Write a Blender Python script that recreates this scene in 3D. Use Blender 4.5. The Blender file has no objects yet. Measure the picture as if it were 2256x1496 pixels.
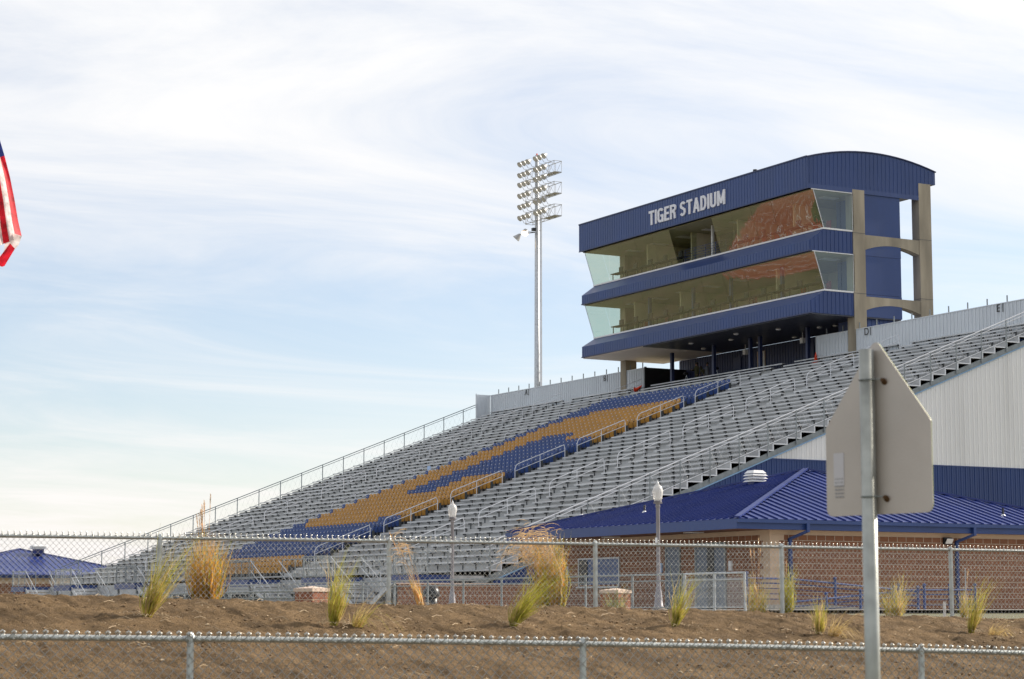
import bpy, math, random
import numpy as np
from mathutils import Vector, Matrix, noise
R = math.radians
random.seed(7)
sc = bpy.context.scene
col = sc.collection

# ------------------------------------------------------------------ helpers
def tag(o, label=None, cat=None, group=None, kind=None):
    if label: o['label'] = label
    if cat: o['category'] = cat
    if group: o['group'] = group
    if kind: o['kind'] = kind
    return o

def empty(name, loc, label=None, cat=None, group=None):
    o = bpy.data.objects.new(name, None)
    o.location = loc
    o.empty_display_size = .3
    col.objects.link(o)
    return tag(o, label, cat, group)

def world_loc(o):
    l = Vector(o.location)
    while o.parent:
        o = o.parent
        l += Vector(o.location)
    return l

class MB:
    def __init__(s):
        s.v = []; s.f = []; s.m = []
    def add(s, vs, fs, mi=0):
        b = len(s.v)
        s.v.extend([tuple(p) for p in vs])
        for f in fs:
            s.f.append(tuple(b + i for i in f)); s.m.append(mi)
        return s
    def box(s, x0, x1, y0, y1, z0, z1, mi=0):
        if x0 > x1: x0, x1 = x1, x0
        if y0 > y1: y0, y1 = y1, y0
        if z0 > z1: z0, z1 = z1, z0
        vs = [(x0,y0,z0),(x1,y0,z0),(x1,y1,z0),(x0,y1,z0),(x0,y0,z1),(x1,y0,z1),(x1,y1,z1),(x0,y1,z1)]
        return s.add(vs, [(0,3,2,1),(4,5,6,7),(0,1,5,4),(1,2,6,5),(2,3,7,6),(3,0,4,7)], mi)
    def beam(s, p, q, w, h, mi=0, up=(0,0,1)):
        p = Vector(p); q = Vector(q); d = (q-p).normalized()
        u = Vector(up)
        sd = d.cross(u)
        if sd.length < 1e-4: sd = d.cross(Vector((1,0,0)))
        sd.normalize(); uu = sd.cross(d)
        vs = []
        for c in (p, q):
            for a, b in ((-1,-1),(1,-1),(1,1),(-1,1)):
                vs.append(c + sd*(a*w/2) + uu*(b*h/2))
        return s.add(vs, [(0,1,2,3),(7,6,5,4),(0,4,5,1),(1,5,6,2),(2,6,7,3),(3,7,4,0)], mi)
    def tube(s, pts, r, n=6, mi=0, cap=True):
        pts = [Vector(p) for p in pts]
        rs = r if isinstance(r, (list, tuple)) else [r]*len(pts)
        ref = None; vs = []; fs = []
        for i, p in enumerate(pts):
            a = pts[max(i-1, 0)]; b = pts[min(i+1, len(pts)-1)]
            d = (b-a)
            if d.length < 1e-9: d = Vector((0,0,1))
            d.normalize()
            if ref is None:
                ref = Vector((0,0,1)) if abs(d.z) < .9 else Vector((1,0,0))
            x = ref - d*ref.dot(d)
            if x.length < 1e-5:
                x = Vector((0,1,0)) - d*d.y
            x.normalize(); ref = x; y = d.cross(x)
            for k in range(n):
                t = 2*math.pi*k/n
                vs.append(p + (x*math.cos(t)+y*math.sin(t))*rs[i])
        for i in range(len(pts)-1):
            for k in range(n):
                a = i*n+k; b = i*n+(k+1) % n
                fs.append((a, b, b+n, a+n))
        if cap:
            fs.append(tuple(range(n-1, -1, -1)))
            fs.append(tuple((len(pts)-1)*n+k for k in range(n)))
        return s.add(vs, fs, mi)
    def lathe(s, c, prof, n=12, mi=0):
        vs = []; fs = []
        for r, z in prof:
            for k in range(n):
                t = 2*math.pi*k/n
                vs.append((c[0]+r*math.cos(t), c[1]+r*math.sin(t), c[2]+z))
        for i in range(len(prof)-1):
            for k in range(n):
                a = i*n+k; b = i*n+(k+1) % n
                fs.append((a, b, b+n, a+n))
        fs.append(tuple(range(n-1, -1, -1)))
        fs.append(tuple((len(prof)-1)*n+k for k in range(n)))
        return s.add(vs, fs, mi)
    def prismY(s, poly, y0, y1, mi=0):      # poly of (x,z), extruded in Y
        n = len(poly)
        vs = [(x, y0, z) for x, z in poly] + [(x, y1, z) for x, z in poly]
        fs = [tuple(range(n)), tuple(range(2*n-1, n-1, -1))]
        for i in range(n):
            j = (i+1) % n
            fs.append((i, i+n, j+n, j))
        return s.add(vs, fs, mi)
    def prism(s, pts, off, mi=0):           # any planar polygon extruded by a vector
        n = len(pts); off = Vector(off)
        vs = [Vector(p) for p in pts] + [Vector(p)+off for p in pts]
        fs = [tuple(range(n)), tuple(range(2*n-1, n-1, -1))]
        for i in range(n):
            j = (i+1) % n
            fs.append((i, i+n, j+n, j))
        return s.add(vs, fs, mi)
    def build(s, name, mats, parent=None, smooth=False, fix=True):
        me = bpy.data.meshes.new(name)
        o = bpy.data.objects.new(name, me)
        col.objects.link(o)
        off = Vector((0,0,0))
        if parent is not None:
            o.parent = parent; off = world_loc(parent)
        if off.length > 0:
            ox, oy, oz = off
            vs = [(v[0]-ox, v[1]-oy, v[2]-oz) for v in s.v]
        else: vs = s.v
        me.from_pydata(vs, [], s.f)
        if not isinstance(mats, (list, tuple)): mats = [mats]
        for m in mats: me.materials.append(m)
        if len(mats) > 1: me.polygons.foreach_set('material_index', s.m)
        if smooth: me.polygons.foreach_set('use_smooth', [True]*len(s.f))
        if fix:
            import bmesh
            bm = bmesh.new(); bm.from_mesh(me)
            bmesh.ops.recalc_face_normals(bm, faces=bm.faces)
            bm.to_mesh(me); bm.free()
        me.update()
        return o

def children(o): return [c for c in bpy.data.objects if c.parent == o]
def copy_tree(o, loc, kids=None):
    c = o.copy(); col.objects.link(c); c.location = loc
    for ch in children(o):
        d = ch.copy(); col.objects.link(d); d.parent = c
        for g in children(ch):
            e = g.copy(); col.objects.link(e); e.parent = d
    return c

# ------------------------------------------------------------------ materials
def newmat(name):
    m = bpy.data.materials.new(name); m.use_nodes = True
    nt = m.node_tree; b = nt.nodes['Principled BSDF']
    return m, nt, b
def nd(nt, t, **k):
    n = nt.nodes.new(t)
    for a, v in k.items(): setattr(n, a, v)
    return n
def rgba(c): return (c[0], c[1], c[2], 1)

def mat(name, c, rough=.5, metal=0, var=.12, scale=2.0, bump=0, bscale=40, spec=.5, stretch=(1,1,1), dirt=None):
    """plain coloured surface with mild procedural wear in world space"""
    m, nt, b = newmat(name)
    L = nt.links.new
    geo = nd(nt, 'ShaderNodeNewGeometry')
    mp = nd(nt, 'ShaderNodeMapping'); mp.inputs['Scale'].default_value = stretch
    L(geo.outputs['Position'], mp.inputs['Vector'])
    n1 = nd(nt, 'ShaderNodeTexNoise'); n1.inputs['Scale'].default_value = scale; n1.inputs['Detail'].default_value = 6
    L(mp.outputs[0], n1.inputs['Vector'])
    rmp = nd(nt, 'ShaderNodeMapRange')
    rmp.inputs['From Min'].default_value = .3; rmp.inputs['From Max'].default_value = .7
    rmp.inputs['To Min'].default_value = 1-var; rmp.inputs['To Max'].default_value = 1+var
    L(n1.outputs['Fac'], rmp.inputs['Value'])
    mul = nd(nt, 'ShaderNodeVectorMath', operation='SCALE')
    mul.inputs[0].default_value = c[:3]
    L(rmp.outputs[0], mul.inputs['Scale'])
    out = mul.outputs[0]
    if dirt:
        n2 = nd(nt, 'ShaderNodeTexNoise'); n2.inputs['Scale'].default_value = scale*.6; n2.inputs['Detail'].default_value = 8
        L(mp.outputs[0], n2.inputs['Vector'])
        r2 = nd(nt, 'ShaderNodeMapRange'); r2.inputs['From Min'].default_value = .5; r2.inputs['From Max'].default_value = .72
        r2.inputs['To Max'].default_value = dirt[1]
        L(n2.outputs['Fac'], r2.inputs['Value'])
        mx = nd(nt, 'ShaderNodeMix', data_type='RGBA')
        L(r2.outputs[0], mx.inputs['Factor']); L(out, mx.inputs[6]); mx.inputs[7].default_value = rgba(dirt[0])
        out = mx.outputs[2]
    L(out, b.inputs['Base Color'])
    b.inputs['Roughness'].default_value = rough
    b.inputs['Metallic'].default_value = metal
    b.inputs['Specular IOR Level'].default_value = spec
    rr = nd(nt, 'ShaderNodeMapRange'); rr.inputs['To Min'].default_value = max(.02, rough-.08); rr.inputs['To Max'].default_value = min(1, rough+.1)
    L(n1.outputs['Fac'], rr.inputs['Value']); L(rr.outputs[0], b.inputs['Roughness'])
    if bump:
        nb = nd(nt, 'ShaderNodeTexNoise'); nb.inputs['Scale'].default_value = bscale; nb.inputs['Detail'].default_value = 5
        L(mp.outputs[0], nb.inputs['Vector'])
        bp = nd(nt, 'ShaderNodeBump'); bp.inputs['Strength'].default_value = 1; bp.inputs['Distance'].default_value = bump
        L(nb.outputs['Fac'], bp.inputs['Height']); L(bp.outputs[0], b.inputs['Normal'])
    return m

def brick(name, axis, c1, c2, mortar, bw=.4064, bh=.2032, x0=0, z0=0):
    m, nt, b = newmat(name); L = nt.links.new
    geo = nd(nt, 'ShaderNodeNewGeometry'); sp = nd(nt, 'ShaderNodeSeparateXYZ'); cb = nd(nt, 'ShaderNodeCombineXYZ')
    L(geo.outputs['Position'], sp.inputs[0])
    a1 = nd(nt, 'ShaderNodeMath', operation='ADD'); a1.inputs[1].default_value = x0
    a2 = nd(nt, 'ShaderNodeMath', operation='ADD'); a2.inputs[1].default_value = z0
    L(sp.outputs[axis], a1.inputs[0]); L(sp.outputs['Z'], a2.inputs[0])
    L(a1.outputs[0], cb.inputs['X']); L(a2.outputs[0], cb.inputs['Y'])
    br = nd(nt, 'ShaderNodeTexBrick'); br.offset = .5
    br.inputs['Color1'].default_value = rgba(c1); br.inputs['Color2'].default_value = rgba(c2); br.inputs['Mortar'].default_value = rgba(mortar)
    br.inputs['Scale'].default_value = 1; br.inputs['Brick Width'].default_value = bw; br.inputs['Row Height'].default_value = bh
    br.inputs['Mortar Size'].default_value = .011; br.inputs['Mortar Smooth'].default_value = .1; br.inputs['Bias'].default_value = -.2
    L(cb.outputs[0], br.inputs['Vector'])
    n = nd(nt, 'ShaderNodeTexNoise'); n.inputs['Scale'].default_value = 9; n.inputs['Detail'].default_value = 8; n.inputs['Roughness'].default_value = .7
    L(geo.outputs['Position'], n.inputs['Vector'])
    r = nd(nt, 'ShaderNodeMapRange'); r.inputs['To Min'].default_value = .7; r.inputs['To Max'].default_value = 1.3
    L(n.outputs['Fac'], r.inputs['Value'])
    ml = nd(nt, 'ShaderNodeVectorMath', operation='SCALE'); L(br.outputs['Color'], ml.inputs[0]); L(r.outputs[0], ml.inputs['Scale'])
    L(ml.outputs[0], b.inputs['Base Color'])
    b.inputs['Roughness'].default_value = .9
    inv = nd(nt, 'ShaderNodeMath', operation='SUBTRACT'); inv.inputs[0].default_value = 1; L(br.outputs['Fac'], inv.inputs[1])
    ad = nd(nt, 'ShaderNodeMath', operation='MULTIPLY_ADD'); ad.inputs[1].default_value = .4; L(n.outputs['Fac'], ad.inputs[0]); L(inv.outputs[0], ad.inputs[2])
    bp = nd(nt, 'ShaderNodeBump'); bp.inputs['Distance'].default_value = .012; L(ad.outputs[0], bp.inputs['Height']); L(bp.outputs[0], b.inputs['Normal'])
    return m

BLUE = (.019, .048, .172)
M = {}
M['blue'] = mat('blue_panel_paint', BLUE, .38, var=.12, scale=.6, stretch=(1,1,.2), bump=.006, bscale=1.5)
M['blue_roof'] = mat('blue_roof_paint', (.013, .030, .170), .33, var=.14, scale=.5, bump=.006, bscale=1.2)
M['blue_dark'] = mat('dark_blue_paint', (.022, .034, .10), .45, var=.15, scale=.8)
M['white_panel'] = mat('white_wall_panel', (.80, .80, .80), .45, var=.05, scale=.5, stretch=(1.5,1,.10), dirt=((.42,.41,.39), .45))
M['grey_panel'] = mat('pale_grey_panel', (.62, .66, .70), .40, var=.05, scale=.5, stretch=(1,1,.15))
M['flash'] = mat('pale_blue_flashing', (.22, .38, .58), .4, var=.05)
M['concrete'] = mat('precast_concrete', (.31, .27, .205), .85, var=.30, scale=1.1, stretch=(1,1,.22), bump=.006, bscale=25, dirt=((.16,.135,.10), .5))
M['alu'] = mat('bleacher_aluminium', (.53, .54, .555), .40, metal=.2, var=.28, scale=3, stretch=(1,.15,1), dirt=((.34,.33,.31), .3))
M['alu_foot'] = mat('footboard_aluminium', (.42, .43, .435), .5, metal=.2, var=.2, scale=3, stretch=(1,.15,1), dirt=((.22,.21,.20), .4))
M['riser'] = mat('riser_aluminium', (.43, .43, .425), .48, metal=.15, var=.22, scale=2.5, stretch=(1,.2,1), dirt=((.26,.25,.24), .4))
M['bracket'] = mat('bracket_steel', (.055, .06, .065), .6, metal=.3, var=.2)
M['galv'] = mat('galvanised_steel', (.50, .52, .54), .40, metal=.55, var=.18, scale=6, bump=.001, bscale=120)
M['galv_dark'] = mat('weathered_steel', (.24, .265, .275), .5, metal=.4, var=.2, scale=4)
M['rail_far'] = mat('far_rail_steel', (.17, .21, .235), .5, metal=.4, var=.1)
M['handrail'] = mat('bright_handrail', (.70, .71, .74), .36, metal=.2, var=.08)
M['wire'] = mat('fence_wire', (.52, .51, .47), .33, metal=.7, var=.15, scale=20)
M['wire_near'] = mat('weathered_fence_wire', (.36, .35, .33), .35, metal=.5, var=.2, scale=20)
M['galv_coat'] = mat('fence_pipe', (.47, .50, .49), .36, metal=.5, var=.15, scale=9, bump=.0012, bscale=160, dirt=((.25,.24,.2), .3))
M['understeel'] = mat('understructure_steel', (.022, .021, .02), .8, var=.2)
M['seat_blue'] = mat('blue_seat_plastic', (.013, .050, .20), .5, var=.18, scale=1.2)
M['seat_gold'] = mat('gold_seat_plastic', (.46, .22, .022), .5, var=.16, scale=1.2)
M['seat_highlight'] = mat('painted_seat_highlight', (.55, .55, .6), .3, var=.05)
M['black'] = mat('black_metal', (.012, .012, .014), .4, var=.2)
M['soffit_light'] = mat('bounce_lit_soffit_panel', (.80, .70, .60), .6, var=.06, scale=.5)  # pale panel with the concourse bounce light put into its colour
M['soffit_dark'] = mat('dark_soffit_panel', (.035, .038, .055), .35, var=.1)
M['letter'] = mat('white_letter_face', (.72, .72, .76), .4, var=.03)
M['interior'] = mat('interior_wall', (.74, .68, .52), .8, var=.05)
M['ceiling_in'] = mat('interior_ceiling', (.36, .34, .20), .8, var=.08)
M['floor_in'] = mat('interior_floor', (.12, .12, .11), .8, var=.1)
M['frame'] = mat('white_window_frame', (.72, .72, .72), .4, var=.03)
M['furn'] = mat('interior_furniture', (.05, .045, .04), .6, var=.3)
M['redfurn'] = mat('red_chair_fabric', (.30, .04, .02), .6, var=.3)
BR1 = (.25, .112, .060); BR2 = (.195, .085, .046); MO = (.52, .43, .34)
M['brickX'] = brick('brick_side_wall', 'Y', BR1, BR2, MO, z0=.05)
M['brickY'] = brick('brick_front_wall', 'X', BR1, BR2, MO, x0=.1, z0=.05)
M['stucco'] = mat('tan_smooth_block', (.56, .42, .30), .85, var=.07, scale=1.5, bump=.003, bscale=60)
M['soffit_brown'] = mat('brown_soffit', (.16, .07, .045), .6, var=.1)
M['door'] = mat('grey_steel_door', (.12, .15, .20), .45, var=.1)
M['shutter'] = mat('blue_roll_shutter', (.07, .12, .26), .4, var=.08)
M['cap'] = mat('cast_stone_cap', (.60, .46, .37), .8, var=.1, bump=.003)
M['orange'] = mat('orange_cone_plastic', (.75, .06, .012), .45, var=.08)
M['white'] = mat('white_paint', (.75, .75, .75), .4, var=.04)
M['lampmetal'] = mat('bronze_grey_pole', (.25, .235, .25), .38, metal=.4, var=.1)
M['dirtwall'] = mat('pale_tan_box', (.5, .45, .4), .6, var=.1)
M['signback'] = mat('sign_back_aluminium', (.48, .43, .385), .42, metal=.25, var=.07, scale=3, bump=.0006, bscale=90, dirt=((.33,.27,.23), .3))
M['signpost'] = mat('galvanised_sign_post', (.36, .37, .34), .38, metal=.6, var=.2, scale=10, bump=.0008, bscale=200)
M['rust'] = mat('rusty_bolt', (.10, .05, .02), .7, metal=.4, var=.3)
M['sticker'] = mat('sign_sticker', (.50, .48, .50), .4, var=.04)
M['stickerink'] = mat('sticker_ink', (.30, .29, .30), .5, var=.1, scale=60)
M['khaki'] = mat('khaki_cloth', (.055, .055, .025), .9, var=.15)
M['greycloth'] = mat('grey_cloth', (.10, .11, .13), .9, var=.15)
M['skin'] = mat('skin', (.33, .18, .12), .6, var=.05)
M['hair'] = mat('dark_hair', (.03, .02, .015), .7, var=.2)
M['paperblue'] = mat('pale_blue_notice', (.35, .50, .75), .5, var=.05)

def glass(name, tint, refl=1.0, wav=.012, wscale=.35):
    m, nt, b = newmat(name); L = nt.links.new
    nt.nodes.remove(b)
    out = nt.nodes['Material Output']
    tr = nd(nt, 'ShaderNodeBsdfTransparent'); tr.inputs['Color'].default_value = rgba(tint)
    gl = nd(nt, 'ShaderNodeBsdfGlossy'); gl.inputs['Roughness'].default_value = .01; gl.inputs['Color'].default_value = (.95,.95,.92,1)
    geo = nd(nt, 'ShaderNodeNewGeometry')
    # two-sided Schlick reflectance of coated glass
    dt = nd(nt, 'ShaderNodeVectorMath', operation='DOT_PRODUCT'); L(geo.outputs['Incoming'], dt.inputs[0]); L(geo.outputs['Normal'], dt.inputs[1])
    ab = nd(nt, 'ShaderNodeMath', operation='ABSOLUTE'); L(dt.outputs['Value'], ab.inputs[0])
    om = nd(nt, 'ShaderNodeMath', operation='SUBTRACT'); om.inputs[0].default_value = 1; L(ab.outputs[0], om.inputs[1])
    pw = nd(nt, 'ShaderNodeMath', operation='POWER'); pw.inputs[1].default_value = 5; L(om.outputs[0], pw.inputs[0])
    fr = nd(nt, 'ShaderNodeMath', operation='MULTIPLY_ADD'); fr.inputs[1].default_value = 1-refl; fr.inputs[2].default_value = refl; L(pw.outputs[0], fr.inputs[0])
    n = nd(nt, 'ShaderNodeTexNoise'); n.inputs['Scale'].default_value = wscale; n.inputs['Detail'].default_value = 2
    n.inputs['Distortion'].default_value = 1.2
    L(geo.outputs['Position'], n.inputs['Vector'])
    bp = nd(nt, 'ShaderNodeBump'); bp.inputs['Distance'].default_value = wav; L(n.outputs['Fac'], bp.inputs['Height'])
    L(bp.outputs[0], gl.inputs['Normal'])
    ml = nd(nt, 'ShaderNodeMath', operation='MULTIPLY'); ml.inputs[1].default_value = 1.0; ml.use_clamp = True
    L(fr.outputs[0], ml.inputs[0])
    mx = nd(nt, 'ShaderNodeMixShader'); L(ml.outputs[0], mx.inputs[0]); L(tr.outputs[0], mx.inputs[1]); L(gl.outputs[0], mx.inputs[2])
    L(mx.outputs[0], out.inputs['Surface'])
    return m
M['glass_front'] = glass('reflective_front_glass', (.86, .90, .78), .23, .0030, .55)
M['glass_side'] = glass('clear_side_glass', (.84, .95, .93), .10, .002)
# frosted lamp globe
m, nt, b = newmat('frosted_globe'); b.inputs['Base Color'].default_value = (.82,.80,.78,1); b.inputs['Roughness'].default_value = .25
b.inputs['Transmission Weight'].default_value = .35; M['globe'] = m
# floodlight reflector face
M['reflector'] = mat('floodlight_lens', (.62, .61, .59), .3, metal=.25, var=.2)
M['housing'] = mat('floodlight_housing', (.42, .42, .42), .4, metal=.4, var=.15)
m, nt, b = newmat('lit_lamp_face'); b.inputs['Emission Color'].default_value = (1, .66, .32, 1); b.inputs['Emission Strength'].default_value = 3.0; M['lit'] = m

def soilmat():
    m, nt, b = newmat('raked_brown_soil'); L = nt.links.new
    geo = nd(nt, 'ShaderNodeNewGeometry')
    n1 = nd(nt, 'ShaderNodeTexNoise'); n1.inputs['Scale'].default_value = 1.1; n1.inputs['Detail'].default_value = 10; n1.inputs['Roughness'].default_value = .7
    n2 = nd(nt, 'ShaderNodeTexNoise'); n2.inputs['Scale'].default_value = 14; n2.inputs['Detail'].default_value = 8; n2.inputs['Roughness'].default_value = .75
    L(geo.outputs['Position'], n1.inputs['Vector']); L(geo.outputs['Position'], n2.inputs['Vector'])
    cr = nd(nt, 'ShaderNodeValToRGB')
    e = cr.color_ramp.elements
    e[0].position = .3; e[0].color = (.075, .046, .022, 1)
    e[1].position = .72; e[1].color = (.34, .228, .122, 1)
    mxf = nd(nt, 'ShaderNodeMath', operation='MULTIPLY_ADD'); mxf.inputs[1].default_value = .5
    hf = nd(nt, 'ShaderNodeMath', operation='MULTIPLY'); hf.inputs[1].default_value = .5
    L(n1.outputs['Fac'], hf.inputs[0]); L(n2.outputs['Fac'], mxf.inputs[0]); L(hf.outputs[0], mxf.inputs[2])
    L(mxf.outputs[0], cr.inputs[0])
    n5 = nd(nt, 'ShaderNodeTexNoise'); n5.inputs['Scale'].default_value = .9; n5.inputs['Detail'].default_value = 5; n5.inputs['Distortion'].default_value = .6
    mp5 = nd(nt, 'ShaderNodeMapping'); mp5.inputs['Scale'].default_value = (3.4, .8, 1)
    L(geo.outputs['Position'], mp5.inputs['Vector']); L(mp5.outputs[0], n5.inputs['Vector'])
    r5 = nd(nt, 'ShaderNodeMapRange'); r5.inputs['From Min'].default_value = .36; r5.inputs['From Max'].default_value = .60; r5.inputs['To Min'].default_value = .74; r5.inputs['To Max'].default_value = 1.12
    L(n5.outputs['Fac'], r5.inputs['Value'])
    m5 = nd(nt, 'ShaderNodeVectorMath', operation='SCALE'); L(cr.outputs[0], m5.inputs[0]); L(r5.outputs[0], m5.inputs['Scale'])
    # pale flecks of straw and grit
    v = nd(nt, 'ShaderNodeTexVoronoi'); v.inputs['Scale'].default_value = 16
    L(geo.outputs['Position'], v.inputs['Vector'])
    th = nd(nt, 'ShaderNodeMapRange'); th.inputs['From Min'].default_value = .10; th.inputs['From Max'].default_value = .16
    th.inputs['To Min'].default_value = 1; th.inputs['To Max'].default_value = 0
    L(v.outputs['Distance'], th.inputs['Value'])
    sc_ = nd(nt, 'ShaderNodeSeparateColor'); L(v.outputs['Color'], sc_.inputs[0])
    gt = nd(nt, 'ShaderNodeMath', operation='GREATER_THAN'); gt.inputs[1].default_value = .93; L(sc_.outputs[0], gt.inputs[0])
    mm = nd(nt, 'ShaderNodeMath', operation='MULTIPLY'); L(th.outputs[0], mm.inputs[0]); L(gt.outputs[0], mm.inputs[1])
    mx = nd(nt, 'ShaderNodeMix', data_type='RGBA'); L(mm.outputs[0], mx.inputs['Factor']); L(m5.outputs[0], mx.inputs[6]); mx.inputs[7].default_value = (.46, .36, .25, 1)
    L(mx.outputs[2], b.inputs['Base Color']); b.inputs['Roughness'].default_value = .95
    b.inputs['Specular IOR Level'].default_value = .15
    n3 = nd(nt, 'ShaderNodeTexNoise'); n3.inputs['Scale'].default_value = 22; n3.inputs['Detail'].default_value = 8; n3.inputs['Roughness'].default_value = .7
    L(geo.outputs['Position'], n3.inputs['Vector'])
    bp = nd(nt, 'ShaderNodeBump'); bp.inputs['Distance'].default_value = .09; L(n3.outputs['Fac'], bp.inputs['Height']); L(bp.outputs[0], b.inputs['Normal'])
    return m
M['soil'] = soilmat()

def mixmat(name, c1, c2, scale, rough=.95, bump=.02):
    m, nt, b = newmat(name); L = nt.links.new
    geo = nd(nt, 'ShaderNodeNewGeometry')
    n1 = nd(nt, 'ShaderNodeTexNoise'); n1.inputs['Scale'].default_value = scale; n1.inputs['Detail'].default_value = 10; n1.inputs['Roughness'].default_value = .7
    L(geo.outputs['Position'], n1.inputs['Vector'])
    cr = nd(nt, 'ShaderNodeValToRGB'); e = cr.color_ramp.elements
    e[0].position = .38; e[0].color = rgba(c1); e[1].position = .62; e[1].color = rgba(c2)
    L(n1.outputs['Fac'], cr.inputs[0]); L(cr.outputs[0], b.inputs['Base Color']); b.inputs['Roughness'].default_value = rough
    bp = nd(nt, 'ShaderNodeBump'); bp.inputs['Distance'].default_value = bump; L(n1.outputs['Fac'], bp.inputs['Height']); L(bp.outputs[0], b.inputs['Normal'])
    return m
M['ground'] = mixmat('dry_grass_and_dirt', (.16, .13, .07), (.10, .105, .04), .35)
M['turf'] = mixmat('green_turf', (.050, .070, .018), (.075, .095, .028), .6)
M['track'] = mixmat('red_running_track', (.26, .085, .040), (.30, .100, .046), .9, bump=.004)
M['asphalt'] = mixmat('asphalt', (.04, .04, .042), (.065, .064, .062), 2.5, bump=.004)
M['paving'] = mixmat('concrete_paving', (.32, .30, .27), (.38, .36, .32), .8, bump=.004)
M['apron'] = mixmat('grey_blue_apron', (.12, .13, .17), (.34, .30, .22), .16, bump=.004)
M['line'] = mat('white_line_paint', (.7, .7, .7), .7, var=.05)

def leafmat(name, c, trans=.35):
    m, nt, b = newmat(name); L = nt.links.new
    out = nt.nodes['Material Output']
    info = nd(nt, 'ShaderNodeNewGeometry')
    n = nd(nt, 'ShaderNodeTexNoise'); n.inputs['Scale'].default_value = 9; L(info.outputs['Position'], n.inputs['Vector'])
    r = nd(nt, 'ShaderNodeMapRange'); r.inputs['From Min'].default_value = .3; r.inputs['From Max'].default_value = .7; r.inputs['To Min'].default_value = .6; r.inputs['To Max'].default_value = 1.35
    L(n.outputs['Fac'], r.inputs['Value'])
    ml = nd(nt, 'ShaderNodeVectorMath', operation='SCALE'); ml.inputs[0].default_value = c; L(r.outputs[0], ml.inputs['Scale'])
    L(ml.outputs[0], b.inputs['Base Color']); b.inputs['Roughness'].default_value = .6
    tl = nd(nt, 'ShaderNodeBsdfTranslucent'); L(ml.outputs[0], tl.inputs['Color'])
    mx = nd(nt, 'ShaderNodeMixShader'); mx.inputs[0].default_value = trans
    L(b.outputs[0], mx.inputs[1]); L(tl.outputs[0], mx.inputs[2]); L(mx.outputs[0], out.inputs['Surface'])
    return m
M['g_green'] = leafmat('yellow_green_blade', (.44, .42, .065), .5)
M['g_straw'] = leafmat('straw_blade', (.62, .46, .20), .5)
M['g_orange'] = leafmat('orange_autumn_blade', (.68, .36, .05), .5)
M['g_plume'] = leafmat('tan_seed_plume', (.68, .48, .27), .5)
M['g_grey'] = leafmat('grey_green_blade', (.22, .26, .12), .4)
M['flag_red'] = leafmat('flag_red_cloth', (.72, .012, .03), .45)
M['flag_white'] = leafmat('flag_white_cloth', (.80, .72, .70), .45)
M['flag_blue'] = leafmat('flag_blue_cloth', (.03, .05, .25), .35)

# ------------------------------------------------------------------ camera
cam = bpy.data.cameras.new('camera'); co = bpy.data.objects.new('camera', cam); col.objects.link(co)
sc.camera = co
YAW, PITCH, F = 28.841, 7.1042, 4750.0
co.rotation_euler = (R(90+PITCH), 0, R(-YAW)); co.location = (0,0,0)
cam.sensor_width = 36; cam.lens = F/2256*36; cam.clip_start = .1; cam.clip_end = 9000
cam.dof.use_dof = True; cam.dof.focus_distance = 95; cam.dof.aperture_fstop = 7.5

# ------------------------------------------------------------------ ground, mound, field
def crest(x):
    x = max(-40, min(60, x))
    return .14 - .0205*(x-6.7)
def mound_z(x, y):
    d = 24-y
    return crest(x) - (.18*(math.sqrt(d*d+1)-1) if d > 0 else .1*(math.sqrt(d*d+1)-1))

gb = MB()
ys = [(-3000, -1.65), (-12, -1.65), (11.5, -1.62), (13.2, -2.0), (15, -2.6), (25.9, -2.6), (27.5, -.42), (34, -.28), (45, -.14), (55, -.06), (90, -.05), (3000, -.05)]
xs = [-3000, -600, -100, 0, 30, 60, 120, 600, 3000]
vs = [(x, y, z) for y, z in ys for x in xs]
nx = len(xs)
fs = [(j*nx+i, j*nx+i+1, (j+1)*nx+i+1, (j+1)*nx+i) for j in range(len(ys)-1) for i in range(nx-1)]
gb.add(vs, fs)
tag(gb.build('ground', M['ground']), kind='structure', label='dry grass and dirt ground around the stadium')

# road beside the camera with a kerb and an edge line
rb = MB(); rb.add([(-400,-9,-1.636),(400,-9,-1.636),(400,4,-1.636),(-400,4,-1.636)], [(0,1,2,3)])
tag(rb.build('road', M['asphalt'], fix=False), kind='structure', label='asphalt road beside the near fence')
kb = MB(); kb.box(-400, 400, 4.0, 4.18, -1.75, -1.50)
tag(kb.build('kerb', M['paving']), kind='structure', label='pale concrete kerb along the road')
lb = MB(); lb.add([(-400,3.5,-1.632),(400,3.5,-1.632),(400,3.62,-1.632),(-400,3.62,-1.632)], [(0,1,2,3)])
tag(lb.build('road_marking', M['line'], fix=False), kind='structure', label='white edge line on the road')

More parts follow.
